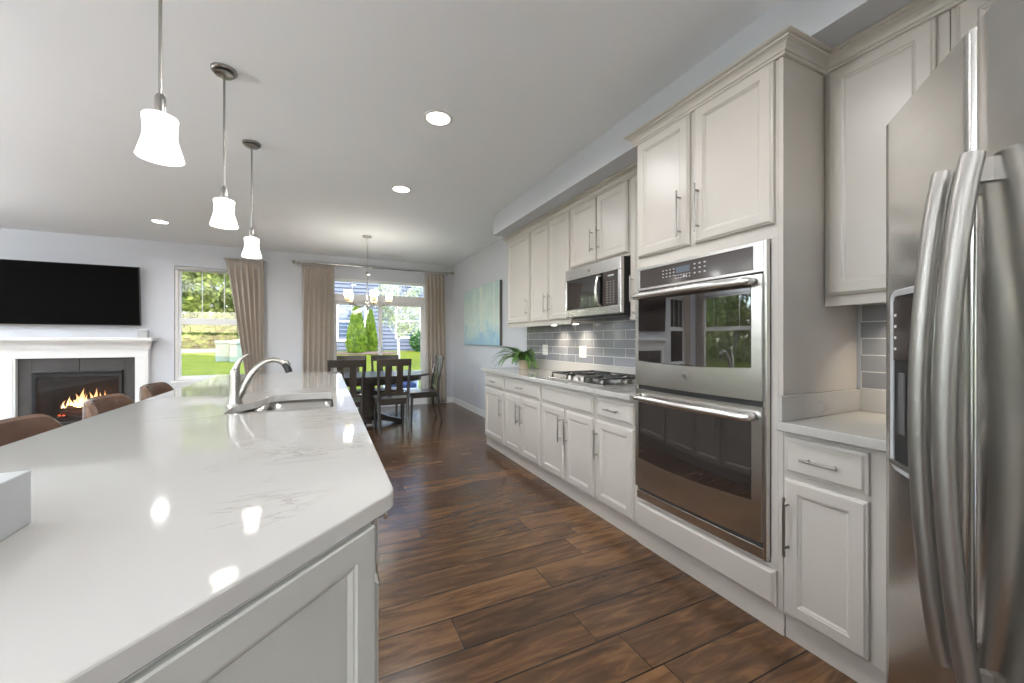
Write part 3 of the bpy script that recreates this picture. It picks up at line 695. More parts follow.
# angled end panel : local frame built by hand
ep = MB(); L = math.hypot(.465, .465); ux = Vector((1, 1, 0)).normalized(); nx = Vector((1, -1, 0)).normalized()
t_ = MB().rings(.004, L-.004, .11, .868, [(0, 0), (0, -.012), (.003, -.015), (.052, -.015), (.055, -.011), (.060, -.010), (.068, -.004), (.072, -.004)])
ep.v = [tuple(Vector((-.38, .41, 0))+ux*x-nx*y+Vector((0, 0, z))) for x, y, z in t_.v]; ep.f = t_.f
obj('end_panel', ep, 'cabi', isl)
# drawer and door fronts on the aisle side : wrapper empties are avoided, coordinates turned instead
def turn(o, x, y):     # child built facing -y, put to face +x
    o.location = (x, y, 0); o.rotation_euler = (0, 0, PI/2)
yy = .915
for wd in (.42, .60, .78, .60, .60, .60):
    last = None
    if wd == .78:
        f = drawer(.008, wd-.008, .735, .860, isl, 'cabi', False); turn(f, .085, yy)
        for a_, b_, hx in ((.008, wd/2-.004, wd/2-.04), (wd/2+.004, wd-.008, wd/2+.04)):
            f = door(a_, b_, .115, .715, isl, 'cabi', hx, .56); turn(f, .085, yy)
    else:
        f = drawer(.008, wd-.008, .735, .860, isl, 'cabi'); turn(f, .085, yy)
        f = door(.008, wd-.008, .115, .715, isl, 'cabi', wd-.045, .56); turn(f, .085, yy)
    yy += wd
SX0, SX1, SY0, SYM, SY1 = -.425, .035, 2.16, 2.50, 2.83
sinkhole = round_poly([(SX0, SY0), (SX1, SY0), (SX1, SY1), (-.30, SY1), (-.335, 2.60), (SX0, 2.46)], [.06, .07, .07, .08, .09, .07], 6)
outer = round_poly([(-.37, .405), (.14, .915), (.14, 4.70), (-.935, 4.70), (-.935, .405)], [.01, .03, .02, .02, .02], 6)
o = obj('island_countertop', slab(outer, [sinkhole], .875, .914, .004), 'quartz'); weld(o, 1e-6); tag(o, 'large veined white quartz worktop of the kitchen island', 'countertop')
# sink
sk = thing('kitchen_sink', 'undermount stainless double bowl sink in the island', 'sink', (0, 0, 0))
def bowl(pl, zt, zb, name):
    loops = [(offset(pl, -.012), zt), (pl, zt), (offset(pl, .006), zb+.05), (offset(pl, .016), zb+.016), (offset(pl, .04), zb)]
    n = len(pl); vs = []
    for l, z in loops: vs += [(x, y, z) for x, y in l]
    fs = [(a_*n+i, a_*n+(i+1) % n, (a_+1)*n+(i+1) % n, (a_+1)*n+i) for a_ in range(len(loops)-1) for i in range(n)]+[tuple(range((len(loops)-1)*n, len(loops)*n))]
    b_ = obj(name, MB().add(vs, fs), 'steel', sk, smooth='auto')
    md = b_.modifiers.new('thick', 'SOLIDIFY'); md.thickness = .002; md.offset = -1
    cx = sum(p[0] for p in pl)/n; cy = sum(p[1] for p in pl)/n
    obj('drain', MB().lathe([(.042, zb+.001), (.040, zb+.004), (.028, zb+.003), (.026, zb+.001)], (cx, cy, 0), 24), 'nickel', b_, smooth='auto')
e = .004
bowl(round_poly([(SX0-e, SY0-e), (SX1+e, SY0-e), (SX1+e, 2.455), (SX0-e, 2.455)], [.06, .07, .05, .05], 6), .873, .69, 'bowl')
bowl(round_poly([(-.345, 2.485), (SX1+e, 2.485), (SX1+e, SY1+e), (-.30, SY1+e)], [.05, .05, .07, .08], 6), .873, .71, 'bowl')
# faucet
fc = thing('kitchen_faucet', 'brushed nickel pull-out faucet beside the island sink', 'faucet', (-.435, 2.52, .914))
obj('faucet_body', MB().lathe([(.036, 0), (.034, .006), (.031, .02), (.029, .08), (.027, .125), (.0235, .15), (.0235, .156), (.0225, .158), (.0215, .172), (.016, .185), (.008, .19)], seg=28), 'nickel', fc, smooth='auto')
obj('lever', MB().tube([(0, 0, .165), (.004, 0, .185), (.010, 0, .205), (.022, -.002, .230), (.040, -.004, .250), (.060, -.006, .262)], [.019, .017, .0135, .010, .008, .005], 12, flat=.8), 'nickel', fc, smooth='auto')
sp_ = [(.012, 0, .03), (.030, 0, .065), (.048, 0, .110), (.075, 0, .158), (.105, 0, .196), (.140, 0, .222), (.175, 0, .230), (.205, 0, .222), (.225, 0, .206)]
obj('spout', MB().tube(sp_, [.020, .019, .018, .0165, .015, .014, .0135, .0135, .014], 14), 'nickel', fc, smooth='auto')
obj('spray_head', MB().tube([(.222, 0, .209), (.235, 0, .195), (.246, 0, .172), (.250, 0, .158)], [.0135, .017, .018, .017], 14), 'dark', fc, smooth='auto')
obj('spray_cap', MB().tube([(.213, .0, .222), (.238, 0, .213), (.254, 0, .195)], [.006, .013, .007], 12), 'nickel', fc, smooth='auto')
# box on the island
o = obj('storage_box', MB().box(-.83, -.49, .70, 1.035, .9145, 1.012), 'box', bevel=.002); tag(o, 'pale grey rectangular box on the island at the left edge', 'box')

# ------------------------------------------------------------------ refrigerator (set at an angle in the corner)
RA = math.atan2(-.247, -.279)      # direction of the front from far to near
fx, fy = 1.358, .540
dirx = Vector((-.279, -.247, 0)).normalized()
fr_ = thing('refrigerator', 'stainless steel side by side refrigerator with long bowed handles', 'refrigerator', (fx, fy, 0), math.atan2(dirx.y, dirx.x))
# local : x along the front (far -> near), -y ... front faces local +y or -y
# front normal should look to the far left of the room : rotate local so that front = -y
LZ = 1.82; WL, WR = .378, .53
def bow(x, x0, x1, amp): 
    t = (x-x0)/(x1-x0); return amp*(1-(2*t-1)**2)
def fridge_door(x0, x1, name, ampl=.012):
    w_ = x1-x0; ts = [0, .0008/w_, .002/w_, .004/w_, .007/w_]+[.007/w_+(1-.014/w_)*i/18 for i in range(1, 18)]+[1-q/w_ for q in (.007, .004, .002, .0008, 0)]; prof = []
    for t in ts:
        x = x0+(x1-x0)*t; edge = min(t, 1-t)*(x1-x0)
        rnd = .007*(1-min(1, edge/.007))**2
        prof.append((x, -(bow(x, 0, WL+WR+.008, .014))+rnd))
    poly_ = prof+[(x1, .075), (x0, .075)]
    return obj(name, MB().prism(poly_, .06, LZ), 'steel', fr_, smooth='auto')
ld = fridge_door(.002, WL, 'freezer_door'); rd = fridge_door(WL+.008, WL+.008+WR, 'fridge_door')
obj('cabinet_body', MB().box(.008, WL+WR, .080, .72, .0, LZ-.03), 'dark', fr_, bevel=.004)
obj('gasket', MB().box(.012, WL+WR-.004, .0755, .0795, .07, LZ-.02), 'slot', fr_)
obj('hinge_cap', MB().box(.012, .075, .02, .16, LZ+.001, LZ+.018), 'dark', fr_, bevel=.006)
def fy_(x): return -bow(x, 0, WL+WR+.008, .014)
def fhandle(x, par):
    n = 18; zt, zb = 1.572, .63; pts = []; rs = []
    for i in range(n+1):
        t = i/n; z = zb+(zt-zb)*t; o_ = .022+.036*math.sin(PI*t)**.8
        pts.append((x, fy_(x)-o_, z)); rs.append(.0185)
    m = MB().tube(pts, rs, 18, flat=.85)
    for z in (zt-.030, zb+.030): m.box(x-.008, x+.008, fy_(x)-.022, fy_(x)+.002, z-.02, z+.02)
    return obj('handle', m, 'hsteel', par, smooth='auto')
M['hsteel'] = pmat('satin_steel_handle', (.33, .315, .295), .4, 1, noise_amt=.05)
fhandle(.340, ld); fhandle(WL+.008+.040, rd)
# water and ice dispenser : bezel, black keypad and dark recess
dx0, dx1, dz0, dz1 = .052, .268, .925, 1.375
bz = round_poly([(dx0, dz0), (dx1, dz0), (dx1, dz1), (dx0, dz1)], [.03]*4, 6); inn = offset(bz, .015)
vs = []
def sy(x, o_): return fy_(x)-o_
for lp, o_ in ((bz, -.002), (bz, .004), (offset(bz, .003), .006), (inn, .004), (inn, -.001)): vs += [(x, sy(x, o_), z) for x, z in lp]
n = len(bz); fs = [(a_*n+i, a_*n+(i+1) % n, (a_+1)*n+(i+1) % n, (a_+1)*n+i) for a_ in range(4) for i in range(n)]
M['bezel'] = pmat('silver_plastic_bezel', (.50, .51, .52), .3, .25)
dsp = obj('dispenser', MB().add(vs, fs), 'bezel', ld, smooth='auto')
vs = [(x, sy(x, .0015), z) for x, z in inn]+[(x, sy(x, 0.0005), z) for x, z in inn]
obj('recess', MB().add(vs, [tuple(range(n)), tuple(range(n, 2*n))]+[(i, (i+1) % n, n+(i+1) % n, n+i) for i in range(n)]), 'black', dsp)
k_ = MB(); kp = [(dx0+.014, 1.20), (dx1-.014, 1.20), (dx1-.014, 1.340), (dx0+.03, 1.358), (dx0+.014, 1.345)]
k_.add([(x, sy(x, .004), z) for x, z in kp]+[(x, sy(x, .0016), z) for x, z in kp], [tuple(range(5)), tuple(range(5, 10))]+[(i, (i+1) % 5, 5+(i+1) % 5, 5+i) for i in range(5)])
obj('keypad', k_, 'panel', dsp)
mk = MB()
for i in range(3):
    for j in range(4): mk.box(.075+i*.045, .085+i*.045, sy(.08, .0048), sy(.08, .003), 1.225+j*.028, 1.232+j*.028)
obj('keypad_legends', mk, 'mark', dsp)
obj('drip_tray', MB().box(dx0+.016, dx1-.016, sy(.15, .010), sy(.15, .0), dz0+.014, dz0+.026), 'nickel', dsp, bevel=.003)
obj('paddle', MB().box(.10, .13, sy(.12, .006), sy(.12, .001), 1.02, 1.17), 'slot', dsp, bevel=.002)

# ------------------------------------------------------------------ recessed lights, vents
for i, (x, y) in enumerate(DLS):
    labs = {0: 'largest-looking round recessed ceiling light, nearest above the aisle', 1: 'round recessed ceiling light farther along above the aisle', 4: 'small round recessed ceiling light over the living area, left of the pendants'}
    t = thing('recessed_light', labs.get(i, 'round recessed ceiling light outside the picture'), 'ceiling light', (x, y, ZC), 0, 'recessed ceiling lights')
    obj('trim_ring', MB().lathe([(.098, -.0005), (.098, -.005), (.092, -.008), (.078, -.006), (.076, -.0005)], seg=32, cap0=False, cap1=False), 'white', t, smooth='auto')
    obj('lens', MB().lathe([(.076, -.0012), (.076, -.0035)], seg=32), 'lens', t)
for x, y, lab in ((-1.46, 7.45, 'slim white ceiling vent above the left window'), (1.06, 7.30, 'slim white ceiling vent above the sliding door')):
    t = thing('ceiling_vent', lab, 'vent', (x, y, ZC), 0, 'slim ceiling vents by the far wall')
    obj('frame', MB().box(-.18, .18, -.06, -.045, -.007, -.0005).box(-.18, .18, .045, .06, -.007, -.0005).box(-.18, -.165, -.045, .045, -.007, -.0005).box(.165, .18, -.045, .045, -.007, -.0005), 'white', t)
    m = MB()
    for k in range(6): m.extrude([(-.165, -.042+k*.015, -.001), (-.165, -.036+k*.015, -.001), (-.165, -.030+k*.015, -.006), (-.165, -.034+k*.015, -.006)], (.33, 0, 0))
    obj('louvre', m, 'white', t)

# ------------------------------------------------------------------ pendants
def bell(H=.152):
    pr = []
    for i in range(15):
        t = i/14; z = -H*t
        r = .046+.012*math.cos(min(1, t*3)*PI/2)*-1+.0
        r = .052+.010*math.sin(PI*min(t/.35, 1))*0
        # shoulder, waist, flare
        r = .060-.006*math.sin(PI*min(1, t*1.35))+ (.019*((t-.5)/.5)**1.6 if t > .5 else 0)
        if t < .08: r = .020+.040*(t/.08)**.5
        pr.append((r, z))
    return [(q*.80, z_) for q, z_ in pr]
plab = ('white bell glass pendant light nearest the camera', 'middle white bell glass pendant light over the island', 'white bell glass pendant light farthest along the island')
for i, y in enumerate((1.78, 2.69, 3.60)):
    t = thing('pendant_light', plab[i], 'pendant light', (-.515-(.010 if i == 0 else 0), y, ZC), 0, 'pendants over the island')
    c = obj('canopy', MB().lathe([(.062, -.0005), (.062, -.012), (.058, -.017), (.012, -.019)], seg=32), 'nickel', t, smooth='auto')
    obj('finial_bar', MB().lathe([(.046, -.024), (.046, -.030), (.040, -.033)], seg=28).lathe([(.010, -.018), (.010, -.026)], seg=12), 'nickel', t, smooth='auto')
    obj('rod', MB().tube([(0, 0, -.018), (0, 0, -.665)], .0058, 10), 'nickel', t, smooth='auto')
    obj('socket_cup', MB().lathe([(.010, -.650), (.016, -.662), (.017, -.712), (.017, -.722)], seg=20), 'nickel', t, smooth='auto')
    pr = [(r, z-.722) for r, z in bell()]
    s_ = obj('lamp_shade', MB().lathe(pr, seg=36, cap0=True, cap1=False), 'shade', t, smooth='auto')
    md = s_.modifiers.new('thick', 'SOLIDIFY'); md.thickness = .004; md.offset = -1
    obj('bulb', MB().lathe([(.010, -.725), (.014, -.74), (.024, -.77), (.025, -.785), (.016, -.803), (.004, -.808)], seg=18), 'lens', t, smooth=True)

# ------------------------------------------------------------------ unseen uplights added to brighten the ceiling (living room and behind the viewpoint)
for x, y, e in ADDED_UPLIGHTS:
    t = thing('added_uplight', 'added bowl-topped uplight outside the picture, brightening the ceiling', 'lamp', (x, y, 0), 0, 'added ceiling uplights')
    obj('base', MB().lathe([(.15, 0), (.15, .015), (.03, .03)], seg=28), 'nickel', t, smooth='auto')
    obj('pole', MB().tube([(0, 0, .02), (0, 0, 1.72)], .012, 12), 'nickel', t, smooth='auto')
    b_ = obj('lamp_shade', MB().lathe([(.02, 1.71), (.09, 1.73), (.15, 1.77), (.18, 1.83)], seg=32, cap0=True, cap1=False), 'nickel', t, smooth='auto')
    md = b_.modifiers.new('thick', 'SOLIDIFY'); md.thickness = .003; md.offset = -1
# ------------------------------------------------------------------ chandelier
ch = thing('chandelier', 'five-light nickel chandelier with opal glass shades over the dining table', 'chandelier', (.54, 6.10, ZC))
obj('canopy', MB().lathe([(.065, -.0005), (.065, -.012), (.05, -.022), (.012, -.026)], seg=28), 'nickel', ch, smooth='auto')
m = MB()
m.tube([(0, 0, -.02), (0, 0, -.52)], .0045, 8)
m.lathe([(.006, -.52), (.050, -.548), (.052, -.556), (.006, -.575)], seg=20); m.tube([(0, 0, -.56), (0, 0, -1.03)], .007, 10)
m.lathe([(.008, -.93), (.024, -.95), (.028, -.99), (.018, -1.03), (.010, -1.05), (.014, -1.065), (.004, -1.08)], seg=20)
obj('stem', m, 'nickel', ch, smooth='auto')
for k in range(5):
    q = math.radians(-6+72*k); c, s_ = math.cos(q), math.sin(q); R_ = .305
    pth = [(c*r, s_*r, z) for r, z in ((.015, -.99), (.07, -1.02), (.15, -1.025), (.22, -.995), (.28, -.99), (R_, -.975), (R_, -.955))]
    a_ = obj('arm', MB().tube(pth, .006, 8).lathe([(.012, -.962), (.030, -.955), (.034, -.948)], (c*R_, s_*R_, 0), 18), 'nickel', ch, smooth='auto')
    g_ = obj('lamp_shade', MB().lathe([(.047, -.900), (.048, -.88), (.050, -.835), (.050, -.815)], (c*R_, s_*R_, 0), 24, True, False), 'shade_small', ch, smooth='auto')
    obj('shade_foot', MB().lathe([(.030, -.946), (.042, -.936), (.047, -.901)], (c*R_, s_*R_, 0), 24), 'amber', g_, smooth='auto')

# ------------------------------------------------------------------ curtains and rod
def curtain(name, label, a0, a1, b0, b1, z0, z1, y, folds, group, axis='x', seed=0, lean=1.0):
    nx = folds*10; nz = 26; vs = []; rr = random.Random(seed); ph = [rr.uniform(-.5, .5) for _ in range(folds+2)]
    for j in range(nz+1):
        t = j/nz; z = z1+(z0-z1)*t
        k = t**lean
        x0_, x1_ = a0+(b0-a0)*k, a1+(b1-a1)*k
        for i in range(nx+1):
            s_ = i/nx; u = s_*folds; f0 = int(min(u, folds-1e-6)); ang = 2*PI*u+.6*math.sin(2.2*t+ph[f0])*min(1, t*3)
            head = min(1, t/.10)
            amp = (.013+.026*head)*(1+.25*ph[f0])
            yy_ = amp*math.cos(ang)+.006*math.sin(9*s_+4*t)
            if t < .05: yy_ = .010*math.cos(2*PI*u)+.008*math.cos(6*PI*u)
            xx = x0_+(x1_-x0_)*s_+.012*math.sin(ang*1.0+.7)*head
            vs.append((xx, y+yy_, z) if axis == 'x' else (y-yy_, xx, z))
    fs = [(j*(nx+1)+i, j*(nx+1)+i+1, (j+1)*(nx+1)+i+1, (j+1)*(nx+1)+i) for j in range(nz) for i in range(nx)]
    o = obj(name, MB().add(vs, fs), 'curtain', smooth=True)
    md = o.modifiers.new('thick', 'SOLIDIFY'); md.thickness = .004
    return tag(o, label, 'curtain', group)
yc = YF-.085
curtain('curtain', 'taupe pleated curtain swept beside the single window left of the dining area', -1.46, -.94, -1.10, -.93, .02, 2.56, yc, 6, 'taupe pleated curtains', seed=1, lean=1.0)
curtain('curtain', 'taupe pleated curtain hanging left of the sliding glass door', -.37, .13, -.38, .10, .02, 2.555, yc, 6, 'taupe pleated curtains', seed=2)
curtain('curtain', 'narrow taupe pleated curtain right of the sliding glass door, by the room corner', 1.74, 2.12, 1.78, 2.17, .02, 2.55, yc, 5, 'taupe pleated curtains', seed=3)
curtain('curtain', 'taupe curtain left of the fireplace, outside the picture', -5.72, -5.28, -5.72, -5.40, .02, 2.56, yc, 5, 'taupe pleated curtains', seed=4)
for k, (p, q) in enumerate(((4.98, 5.40), (7.20, 7.62))): curtain('curtain', 'taupe curtain on the left living room wall, outside the picture', p, q, p, q, .02, 2.56, XL+.085, 5, 'taupe pleated curtains', 'y', seed=5+k)
rod = thing('curtain_rod', 'long nickel curtain rod with ball finials above the sliding door', 'curtain rod', (0, yc, 2.585))
obj('pole', MB().tube([(-.46, 0, 0), (2.26, 0, 0)], .016, 14), 'steel', rod, smooth='auto')
for x in (-.485, 2.285):
    obj('finial', MB().lathe([(.014, -.022), (.017, -.018), (.014, -.014), (.028, -.004), (.033, .010), (.028, .024), (.010, .034)], (x, 0, 0), 18, M4=Matrix.Rotation((PI/2 if x > 0 else -PI/2), 4, 'Y')), 'nickel', rod, smooth='auto')
for x in (-.43, 2.20): obj('bracket', MB().box(x-.008, x+.008, .0, .083, -.008, .008).box(x-.012, x+.012, .076, .083, -.04, .04), 'nickel', rod)
for xa, xb, lab in ((-1.50, -.92, 'slim curtain track above the curtain by the single window'),): tag(obj('curtain_track', MB().box(xa, xb, yc+.03, yc+.084, 2.555, 2.572), 'curtain'), lab, 'curtain track')

# ------------------------------------------------------------------ television and fireplace
tv = thing('television', 'large black flat television on the wall above the fireplace', 'television', (-3.25, YF-.075, 1.468))
tv.rotation_euler = (math.radians(3.5), 0, 0)
obj('bezel', MB().box(-.755, .755, -.012, .028, 0, .862), 'dark', tv, bevel=.003)
obj('screen', MB().box(-.747, .747, -.0135, -.012, .010, .854), 'tv', tv)
obj('wall_mount', MB().box(-.2, .2, .028, .060, .25, .55), 'dark', tv)
fp_ = thing('fireplace', 'white mantel fireplace with dark slate surround and burning gas fire', 'fireplace', (-3.17, YF, 0))
m = MB()
for sx in (-1, 1):
    m.box(sx*.615, sx*.815, -.10, -.002, 0, 1.00)
mant = obj('mantel_leg', MB().box(.615, .765, -.10, -.002, 0, 1.0).box(.608, .772, -.112, -.002, 0, .14).box(.640, .742, -.106, -.10, .18, .985), 'white', fp_, bevel=.003)
obj('mantel_leg', MB().box(-.765, -.615, -.10, -.002, 0, 1.0).box(-.772, -.608, -.112, -.002, 0, .14).box(-.742, -.640, -.106, -.10, .18, .985), 'white', fp_, bevel=.003)
obj('mantel_frieze', MB().box(-.765, .765, -.10, -.002, 1.0, 1.12), 'white', fp_, bevel=.002)
prof = [(-.10, 1.10), (-.108, 1.10), (-.110, 1.125), (-.118, 1.130), (-.122, 1.150), (-.135, 1.185), (-.158, 1.215), (-.163, 1.228), (-.163, 1.240), (-.002, 1.240), (-.002, 1.10)]
vs = []
for sx in (-1, 1): vs += [(sx*(.765+max(0, -y-.10)), y, z) for y, z in prof]
n = len(prof); obj('mantel_moulding', MB().add(vs, [tuple(range(n)), tuple(range(n, 2*n))]+[(i, (i+1) % n, n+(i+1) % n, n+i) for i in range(n)]), 'white', fp_)
obj('mantel_shelf', MB().box(-.845, .845, -.195, -.002, 1.2405, 1.290), 'white', fp_, bevel=.006)
FX, FZ0, FZ1 = .46, .10, .80
sl = MB()
for (a_, b_, c_, d_) in ((-.614, -FX-.02, 0, 1.0), (FX+.02, .614, 0, 1.0), (-FX-.02, -.004, FZ1, .998), (.004, FX+.02, FZ1, .998), (-FX-.02, FX+.02, 0, .09)): sl.box(a_, b_, -.055, -.002, c_, d_)
obj('slate_surround', sl, 'slate', fp_, bevel=.002)
fbx = MB().box(-FX-.02, FX+.02, .16, .18, .09, FZ1).box(-FX-.02, -FX, -.05, .16, .09, FZ1).box(FX, FX+.02, -.05, .16, .09, FZ1).box(-FX, FX, -.05, .16, .09, .11).box(-FX, FX, -.05, .16, .78, FZ1)
fbx = MB().box(-.48, .48, .36, .38, .09, .80).box(-.48, -.46, -.05, .36, .09, .80).box(.46, .48, -.05, .36, .09, .80).box(-.46, .46, -.05, .36, .09, .11).box(-.46, .46, -.05, .36, .78, .80)
fb = obj('firebox', fbx, 'brick', fp_)
rr = random.Random(4)
def logm(p, q, r):
    n = 9; P, Q = Vector(p), Vector(q); pts = []; rs = []
    for i in range(n+1):
        t = i/n; v = P.lerp(Q, t); v += Vector((rr.uniform(-1, 1), rr.uniform(-1, 1), rr.uniform(-1, 1)))*.006; pts.append(v); rs.append(r*rr.uniform(.85, 1.1)*(.8 if i in (0, n) else 1))
    return MB().tube(pts, rs, 9)
for p, q, r in (((-.26, .12, .20), (.30, .10, .19), .045), ((-.22, .24, .22), (.26, .25, .21), .05), ((-.20, .10, .28), (.12, .26, .31), .034), ((.24, .09, .28), (-.04, .27, .33), .034), ((-.30, .16, .30), (.22, .15, .36), .026)):
    obj('log', logm(p, q, r), 'log', fp_, smooth='auto')
obj('grate', MB().box(-.32, .32, .06, .09, .125, .14).box(-.32, .32, .27, .30, .125, .14).box(-.30, -.28, .06, .30, .14, .155).box(.28, .30, .06, .30, .14, .155).box(-.01, .01, .06, .30, .14, .155), 'iron', fp_)
em = MB()
for k in range(34):
    a_ = rr.uniform(-.27, .27); em.lathe([(.004, -.012), (.018, 0), (.006, .013)], (a_, rr.uniform(.05, .24), .165+rr.uniform(0, .02)), 6)
obj('embers', em, 'ember', fp_, kind='stuff')
def flame(x, y, z, h, w):
    n = 10; pts = []; rs = []; a1, a2 = rr.uniform(0, 6), rr.uniform(.5, 1.2)
    for i in range(n+1):
        t = i/n; pts.append((x+.022*math.sin(a1+3.2*t)*t*a2, y+.01*math.sin(2*t+a1), z+h*t)); rs.append(max(.0012, w*math.sin(PI*min(1, .18+t*.85))**1.1*(1-.45*t)))
    return MB().tube(pts, rs, 8, flat=.6)
for x, h, w in ((-.20, .16, .016), (-.13, .14, .018), (-.02, .20, .020), (.03, .11, .016), (.075, .15, .018), (.13, .14, .016), (.17, .22, .016), (.22, .17, .014), (-.08, .12, .020), (-.25, .10, .012), (-.17, .12, .020), (-.10, .20, .026), (-.055, .27, .030), (0, .17, .022), (.05, .21, .026), (.10, .26, .030), (.155, .20, .024), (.20, .13, .018), (-.22, .07, .014), (.24, .08, .014)):
    f_ = obj('flame', flame(x, .13+rr.uniform(-.03, .03), .28, h, w), 'flame', fp_, smooth=True)
    obj('flame_core', flame(x, .10, .28, h*.55, w*.55), 'flame_core', f_, smooth=True)
fm_ = MB()
o1 = .468
fm_.box(-o1, o1, -.085, -.056, .735, .775).box(-o1, o1, -.098, -.056, .785, .815).box(-o1, -o1+.04, -.085, -.056, .09, .735).box(o1-.04, o1, -.085, -.056, .09, .735).box(-o1, o1, -.085, -.056, .06, .10)
obj('door_frame', fm_, 'black', fp_, bevel=.004)
obj('glass_front', MB().box(-.428, .428, -.068, -.064, .10, .735), 'fglass', fp_)
tag(obj('small_box', MB().box(-2.515, -2.405, YF-.125, YF-.055, 1.2905, 1.405), 'box', bevel=.004), 'small pale grey box standing on the right end of the white mantel', 'box')

# ------------------------------------------------------------------ painting
pa = thing('canvas_painting', 'pale turquoise canvas painting of tree trunks on the right wall', 'painting', (0, 0, 0))
obj('canvas_frame', MB().box(XR-.045, XR-.001, 5.30, 6.93, 1.17, 2.13), 'canvas_side', pa)
obj('painted_face', MB().box(XR-.047, XR-.045, 5.302, 6.928, 1.172, 2.128), 'art', pa)

# ------------------------------------------------------------------ bar stools
def stool(y, label):
    t = thing('bar_stool', label, 'stool', (-1.02, y, 0), PI, 'leather bar stools along the island')   # local back at +x
    # curved backrest
    N = 22; vs = []; Rr = .290
    sec = [(-.022, .60), (-.026, .70), (-.026, .82), (-.020, .893), (0, .906), (.020, .893), (.026, .82), (.026, .70), (.022, .60)]
    m_ = len(sec)
    for i in range(N+1):
        q = math.radians(-56+112*i/N); e = abs(i/N*2-1); drop = .075*max(0, (e-.62)/.38)**2.2
        for o_, z in sec:
            zz = z-(drop*(z-.60)/.28)
            r = Rr+o_+.03*(z-.6)
            vs.append((math.cos(q)*r*.85, math.sin(q)*r, zz))
    fs = [(i*m_+j, i*m_+(j+1) % m_, (i+1)*m_+(j+1) % m_, (i+1)*m_+j) for i in range(N) for j in range(m_)]+[tuple(range(m_)), tuple(range(N*m_, (N+1)*m_))]
    obj('backrest', MB().add(vs, fs), 'leather', t, smooth='auto')
    obj('seat', MB().lathe([(.20, .575), (.225, .585), (.235, .61), (.230, .635), (.20, .655), (.08, .662)], seg=32), 'leather', t, smooth='auto')
    for a_ in (45, 135, 225, 315):
        q = math.radians(a_); obj('leg', MB().tube([(math.cos(q)*.15, math.sin(q)*.15, .578), (math.cos(q)*.25, math.sin(q)*.25, 0)], [.017, .012], 10), 'espresso', t, smooth='auto')
    obj('foot_ring', MB().tube([(math.cos(2*PI*k/28)*.218, math.sin(2*PI*k/28)*.218, .21) for k in range(29)], .008, 8), 'nickel', t, smooth='auto')
stool(2.45, 'brown leather bar stool at the left edge of the picture'); stool(3.25, 'middle brown leather bar stool in front of the fire'); stool(4.02, 'farthest brown leather bar stool, nearest the single window')

# ------------------------------------------------------------------ dining set
tb_ = thing('dining_table', 'dark wood pedestal dining table under the chandelier', 'table', (.56, 6.22, 0))
def sup(a_, b_, n, e): return [(a_*abs(math.cos(2*PI*i/n))**(2/e)*(1 if math.cos(2*PI*i/n) >= 0 else -1), b_*abs(math.sin(2*PI*i/n))**(2/e)*(1 if math.sin(2*PI*i/n) >= 0 else -1)) for i in range(n)]
obj('tabletop', MB().prism(sup(.89, .54, 64, 2.8), .722, .752), 'espresso', tb_, bevel=.004)
obj('apron', MB().prism(sup(.76, .43, 64, 3), .655, .7215), 'espresso', tb_)
obj('pedestal', MB().box(-.085, .085, -.085, .085, .12, .655).box(-.11, .11, -.11, .11, .12, .20).box(-.11, .11, -.11, .11, .58, .655), 'espresso', tb_, bevel=.006)
for a_ in range(4):
    c_, s_ = [(1, 0), (0, 1), (-1, 0), (0, -1)][a_]
    pr = [(.05, .06), (.20, .055), (.36, .02), (.38, 0), (.50, 0), (.51, .03), (.47, .06), (.30, .105), (.12, .19), (.05, .19)]
    if s_: pr = [(x*.5, z) for x, z in pr]
    w_ = .04
    pts = [(c_*x-s_*w_, s_*x+c_*w_, z) for x, z in pr]
    obj('foot', MB().extrude(pts, (s_*2*w_, -c_*2*w_, 0)), 'espresso', tb_, bevel=.004)
def make_chair(label):
    t = thing('dining_chair', label, 'chair', (0, 0, 0), 0, 'dark wood dining chairs around the table')   # faces +y
    for sx in (-1, 1):
        obj('leg', MB().tube([(sx*.195, .19, .43), (sx*.195, .20, 0)], [.022, .014], 4), 'espresso', t)
        pth = [(sx*.185, -.275, 0), (sx*.188, -.225, .22), (sx*.19, -.205, .43), (sx*.195, -.215, .62), (sx*.205, -.255, .85), (sx*.21, -.285, .985)]
        obj('leg', MB().tube(pth, [.016, .020, .023, .021, .018, .015], 4), 'espresso', t)
    obj('seat', MB().prism([(-.20, -.21), (.20, -.21), (.235, .22), (-.235, .22)], .43, .462), 'espresso', t, bevel=.008)
    obj('seat_rail', MB().box(-.185, .185, .175, .195, .375, .429).box(-.185, .185, -.20, -.18, .375, .429).box(-.20, -.182, -.18, .175, .375, .429).box(.182, .20, -.18, .175, .375, .429), 'espresso', t)
    vs = []; n = 10
    for i in range(n+1):
        x = -.225+.45*i/n; k = .022*(1-(2*i/n-1)**2); up_ = .012*(1-(2*i/n-1)**2)
        for dy, z in ((-.010, .905), (.012, .905), (-.002, 1.0+up_*0), (-.022, 1.0+up_*0)): vs.append((x, -.272-k+dy, z))
    fs = [(i*4+j, i*4+(j+1) % 4, (i+1)*4+(j+1) % 4, (i+1)*4+j) for i in range(n) for j in range(4)]+[(0, 1, 2, 3), (n*4, n*4+1, n*4+2, n*4+3)]
    obj('crest_rail', MB().add(vs, fs), 'espresso', t, bevel=.003)
    obj('lower_rail', MB().box(-.185, .185, -.225, -.205, .50, .545), 'espresso', t, bevel=.002)
    for cx in (-.075, .075):
        obj('slat', MB().extrude([(cx-.041, -.226, .54), (cx+.041, -.226, .54), (cx+.041, -.214, .54), (cx-.041, -.214, .54)], (0, -.062, .39)), 'espresso', t)
    return t
proto = make_chair('dark dining chair on the aisle side of the table, right of the two backs')
